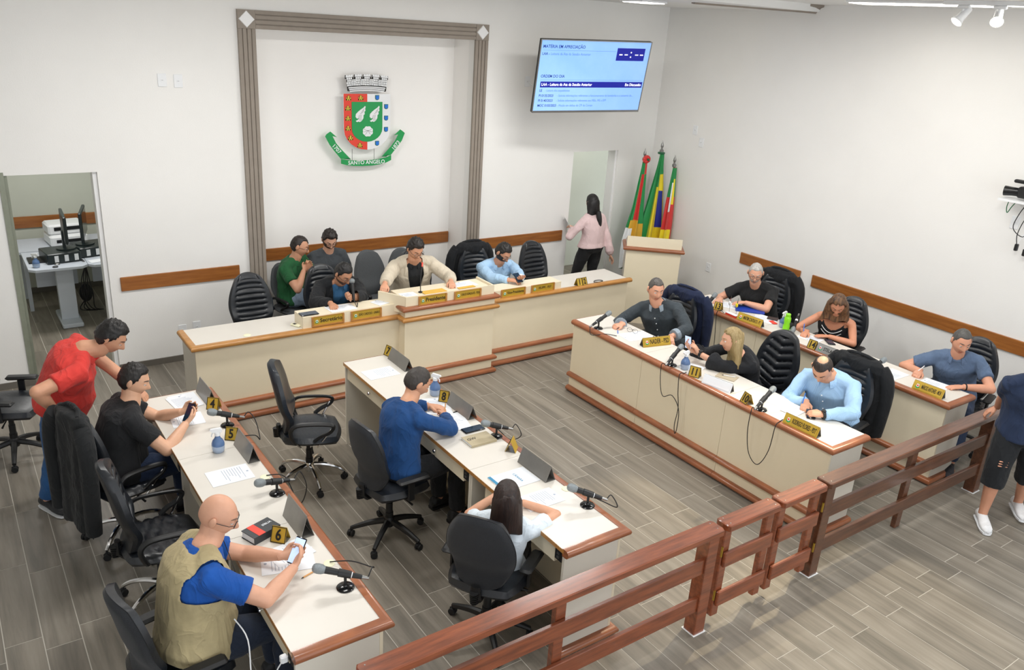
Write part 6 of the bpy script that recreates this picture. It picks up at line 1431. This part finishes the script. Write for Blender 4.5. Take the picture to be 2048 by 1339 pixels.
# desk flags and stand
t = thing('desk_flags', 'small red and white stand with two little flags on the back right row', 'desk flags', (6.50,-3.05,DH), world=True)
b = MB(); b.box((6.46,-3.06,DH+.012),(.05,.15,.022),-.05, bev=.004); b.build('stand', 'red', t); b = MB(); b.box((6.46,-3.06,DH+.024),(.052,.15,.003),-.05); b.build('stand_stripe', 'plastic_white', t)
for (x, y, m1, m2) in ((6.48,-3.00,'flag_red','flag_white'),(6.49,-3.085,'flag_green','flag_yellow')):
    b = MB(); b.tube([(x,y,DH+.02),(x,y,DH+.20)], .002, 6); b.build('flag_stick', 'steel', t)
    b = MB()
    b.loft([[(x+.002,y,DH+.195),(x+.02,y+.02,DH+.17),(x+.03,y+.035,DH+.13)],[(x+.004,y,DH+.13),(x+.015,y+.015,DH+.11),(x+.02,y+.02,DH+.08)],[(x+.002,y,DH+.125),(x+.010,y+.008,DH+.10),(x+.012,y+.012,DH+.075)]], closed=True); b.build('little_flag', m1, t)
    b = MB(); b.ball((x-.004,y+.006,DH+.12), .018, 6, sc=(.5,1,1.3)); b.build('flag_emblem', m2, t)
b = MB(); b.ball((6.72,-3.60,DH+.033), .032, 8, sc=(1.1,1.4,1)); tag(b.build('foam_windscreen','rubber'), 'black foam windscreen lying beside the lime bottle', 'windscreen')
b = MB(); b.box((6.78,-3.33,DH+.012),(.07,.11,.014),.5, bev=.004); tag(b.build('dark_wallet', mat('brown_leather','#3b2a27',.5,var=.1)), 'dark wallet on the papers by the slogan shirt man', 'wallet')
b = MB(); b.box((6.70,-3.40,DH+.006),(.05,.10,.004),-.4); tag(b.build('red_card','red'), 'red card among the papers of the back right row', 'card')
# charger and white cord under the vest man's desk end
b = MB(); b.tube(smooth_path([(.70,-5.02,.74),(.735,-5.10,.66),(.715,-5.20,.50),(.74,-5.27,.44),(.77,-5.29,.47),(.80,-5.30,.60),(.835,-5.33,.69)],5), .0035, 6); tag(b.build('charging_cord','plastic_white'), 'white charging cord hanging from the near end of the left row', 'cord')
b = MB(); b.box((.822,-5.345,.70),(.035,.03,.04), bev=.006); tag(b.build('wall_charger','plastic_white'), 'white charger plugged in at the near end of the left row', 'charger')
# watch and bracelets
def band(key, sd, label_name, m_, q=.95, r=.030, w=.02, face=False):
    d = P[key]; sh_, el, wr, r0, r1, r2 = d['arms'][sd]; c = el.lerp(wr, q); dd = (wr-el).normalized(); t = [o for o in bpy.data.objects if o.type == 'EMPTY' and o.get('category') == 'person' and (o.location.xy-d['sp'](0).xy).length < .03][0]
    b = MB(); b.tube([c-dd*w/2, c+dd*w/2], [r,r], 16)
    if face: a, b2 = frame_from(dd); b.box(tuple(c+b2*0+V((0,0,r))), (.035,.035,.012), bev=.004)
    b.build(label_name, m_, t)
band('striped','L','wristwatch','blk',.96,.034,.026,True); band('light','L','wristwatch','plastic_white',.93,.034,.028,True); band('light','R','bracelet','gold',.90,.032,.008); band('blonde','L','wristwatch','blk',.92,.030,.02,True); band('polo','L','bracelet','rubber',.9,.031,.01); band('pink','R','bracelet','blk',.93,.032,.008)
# ============================================================ wall camera
t = thing('wall_camera', 'black video camera on a small white wall shelf at the right photo edge', 'camera', (7.9,-4.85,2.25), world=True)
b = MB(); b.span((7.80,-5.25,2.235),(8.069,-4.74,2.255)); b.build('shelf', 'plastic_white', t)
b = MB(); b.span((7.86,-5.12,2.275),(7.96,-4.86,2.375), bev=.012); b.span((7.88,-5.16,2.40),(7.93,-4.80,2.43), bev=.008); b.span((7.89,-5.0,2.37),(7.92,-4.96,2.41)); b.build('camera_body', 'blk', t)
b = MB(); b.tube([(7.91,-4.86,2.32),(7.90,-4.80,2.318),(7.89,-4.74,2.315)], [.038,.040,.046], 16); b.build('lens', 'blk_gloss', t)
b = MB(); b.tube(smooth_path([(7.92,-4.95,2.235),(7.93,-4.90,2.12),(7.94,-4.88,1.99),(7.94,-4.98,1.93),(7.94,-5.02,2.03),(7.93,-4.97,2.1),(7.94,-4.93,1.95),(7.96,-4.94,1.85)],5), .004, 6); b.build('camera_cable', 'cable', t)
b = MB(); b.tube(smooth_path([(7.9,-4.80,2.235),(7.93,-4.78,2.17),(7.92,-4.80,2.12),(7.91,-4.83,2.18),(7.91,-4.86,2.235)],5), .004, 6); b.build('green_cable', 'green_dark', t)
for y, z, dx in ((-4.94,1.82,0),(-5.02,1.79,0)):
    b = MB(); b.box((7.97,y,z),(.03,.03,.065), bev=.005); tag(b.build('power_adapter','blk'), 'black power adapter hanging under the wall camera, %s one' % ('left' if y > -5 else 'right'), 'adapter')
    b = MB(); b.tube([(7.97,y,z+.03),(8.0,y-.02,z+.12),(8.065,y-.05,2.0)], .003, 5); tag(b.build('adapter_cord','plastic_white'), 'thin cord holding the %s power adapter' % ('left' if y > -5 else 'right'), 'cord')
# ============================================================ track lights and ceiling lamps
t = thing('lighting_track', 'white spotlight track along the raised ceiling', 'light track', (6.88,-4.9,3.85), world=True); b = MB(); b.span((6.865,-5.7,3.828),(6.900,-4.33,3.8595)); b.build('track_rail', 'plastic_white', t)
def tspot(y, aim, label, lit):
    p = V((6.88,y,3.74)); d = (V(aim)-p).normalized(); t = thing('track_spotlight', label, 'spotlight', (6.88,y,3.83), group=None, world=True)
    b = MB(); b.span((6.868,y-.05,3.800),(6.897,y+.05,3.827), bev=.005); b.tube([(6.88,y,3.80),p+V((0,0,.03))], .012, 8); b.build('adapter', 'plastic_white', t)
    b = MB(); a, b2 = frame_from(d); b.loft([[p+d*q+(a*cos(2*pi*k/16)+b2*sin(2*pi*k/16))*r for k in range(16)] for q, r in ((-.09,.022),(-.08,.03),(.02,.034),(.05,.047),(.055,.050))]); b.build('lamp_can', 'plastic_white', t)
    b = MB(); b.loft([[p+d*q+(a*cos(2*pi*k/16)+b2*sin(2*pi*k/16))*r for k in range(16)] for q, r in ((.0555,.044),(.060,.040))]); b.build('lens', 'lamp_warm', t)
tspot(-4.50,(4.2,-3.2,0),'left white track spotlight turned away',True); tspot(-4.79,(3.2,-6.6,.6),'bright white track spotlight facing the camera',True)
for x, y, z, sx, sy in ((6.45,-1.22,ZC,.36,.36) ,(7.15,-3.95,3.86,.3,1.25),(7.0,-5.35,3.86,.3,1.2)):
    t = thing('ceiling_lamp', 'recessed white ceiling lamp, %s' % ('near the back wall' if y > -2 else ('over the back right row' if y > -4.5 else 'above the fence')), 'ceiling lamp', (x,y,z), group=None)
    b = MB(); b.span((-sx/2,-sy/2,-.022),(sx/2,sy/2,-.001)); b.build('lamp_frame', 'plastic_white', t); b = MB(); b.span((-sx/2+.02,-sy/2+.02,-.028),(sx/2-.02,sy/2-.02,-.0225)); b.build('diffuser', 'lamp', t)
# ============================================================ office behind the left doorway
def odesk(x0, x1, label):
    t = thing('office_desk', label, 'desk', ((x0+x1)/2,1.75,0), group=None, world=True); r = .06
    b = MB(); b.loft([[(x0+r,1.345,z),(x1-r,1.345,z),(x1,1.345+r,z),(x1,2.12,z),(x0,2.12,z),(x0,1.345+r,z)] for z in (.695,.72)]); b.build('tabletop', 'desk_grey', t)
    for lx in (x0+.27,):
        b = MB(); b.span((lx,1.62,.05),(lx+.17,1.72,.694)); b.build('leg_panel', 'desk_grey', t); b = MB(); b.span((lx-.02,1.42,.0),(lx+.19,2.0,.05), bev=.01); b.build('foot', 'desk_grey', t)
    b = MB(); b.span((x0+.1,1.95,.35),(x1-.05,1.97,.694)); b.build('modesty_panel', 'desk_grey', t)
odesk(.515,1.085,'pale grey office desk behind the left doorway, left one'); odesk(1.09,2.0,'pale grey office desk behind the left doorway, right one, cut by the door jamb')
def monitor(x, y, rz, label):
    t = thing('computer_monitor', label, 'monitor', (x,y,.835), rz); b = MB(); b.span((-.24,-.02,.10),(.24,.012,.40), bev=.006); b.build('screen_housing', 'mon', t)
    b = MB(); b.span((-.225,-.0225,.115),(.225,-.0205,.385)); b.build('screen', 'blk_gloss', t)
    b = MB(); b.span((-.03,-.0,.02),(.03,.03,.2)); b.build('stand_neck', 'mon', t); b = MB(); b.lathe([(.10,.0),(.10,.012),(.03,.02)], 18); b.build('stand_foot', 'mon', t)
monitor(.93,1.72,radians(87),'black monitor seen edge-on, left one in the office'); monitor(1.14,1.85,radians(77),'black monitor seen from the side, right one in the office')
def pc(x, y, rz, label):
    t = thing('desktop_computer', label, 'computer', (x,y,.721), rz); b = MB(); b.span((-.17,-.17,0),(.17,.17,.113), bev=.008); b.build('case', 'mon', t)
    for k in (-.08,.02,.12): 
        b = MB(); b.span((k-.02,-.174,.02),(k+.02,-.1705,.09)); b.build('panel_label', 'plastic_white', t)
pc(.86,1.70,radians(8),'black desktop computer under the left office monitor'); pc(1.19,1.85,radians(10),'black desktop computer under the right office monitor')
t = thing('printer', 'white laser printer at the back of the office desk', 'printer', (1.02,2.42,.72), .1)
b = MB(); b.span((-.2,-.18,0),(.2,.18,.13), bev=.02); b.span((-.2,-.12,.131),(.2,.18,.25), bev=.02); b.build('printer_body', 'plastic_white', t); b = MB(); b.span((-.14,-.184,.05),(.14,-.1805,.085)); b.span((-.14,-.124,.18),(.14,-.1205,.22)); b.build('paper_slot', 'blk', t)
t = thing('side_table', 'low grey table carrying the office printer', 'table', (1.05,2.45,0)); b = MB(); b.span((-.55,-.3,.69),(.9,.3,.719)); b.build('tabletop', 'desk_grey', t)
for k in ((-.5,-.25),(.85,-.25),(-.5,.25),(.85,.25)): 
    b = MB(); b.span((k[0]-.02,k[1]-.02,0),(k[0]+.02,k[1]+.02,.689)); b.build('leg', 'desk_grey', t)
spray(.60,1.47,'blue spray bottle on the office desk behind the left doorway',.9,.72,2.6)
for x, y, lb, m_ in ((.80,1.50,'small dark mouse on the office desk','steel'),(.77,1.40,'black round pad on the office desk','blk')):
    b = MB(); b.ball((x,y,.7285), .03, 6, sc=(1,.7,.25)); tag(b.build('computer_mouse' if m_ == 'steel' else 'round_pad', m_), lb, 'mouse' if m_ == 'steel' else 'pad')
b = MB(); b.span((.545,1.62,.7208),(.70,1.86,.735)); tag(b.build('document_tray','blk'), 'black tray at the left edge of the office desk', 'tray')
b = MB(); b.box((1.19,1.50,.7225),(.15,.12,.002),.2); tag(b.build('paper_sheet','paper'), 'white sheet on the right office desk', 'paper')
for k in range(5):
    b = MB(); x = 1.02+.02*k; b.tube(smooth_path([(.95+.03*k,1.75,.73),(1.04,1.60,.735),(1.07,1.50,.70),(x,1.55,.50),(x+.03*sin(k*2),1.62,.30),(x+.05*cos(k*3),1.70,.12),(x+.14,1.8,.05)],5), .006, 5); tag(b.build('computer_cable','cable'), 'black computer cables hanging between the two office desks', 'cable', 'computer cables hanging between the office desks')
b = MB(); b.ball((1.07,1.72,.30), .07, 8, sc=(1,.8,1.5)); tag(b.build('cable_bundle','rubber'), 'dark tangle of cables between the office desks', 'cable bundle')
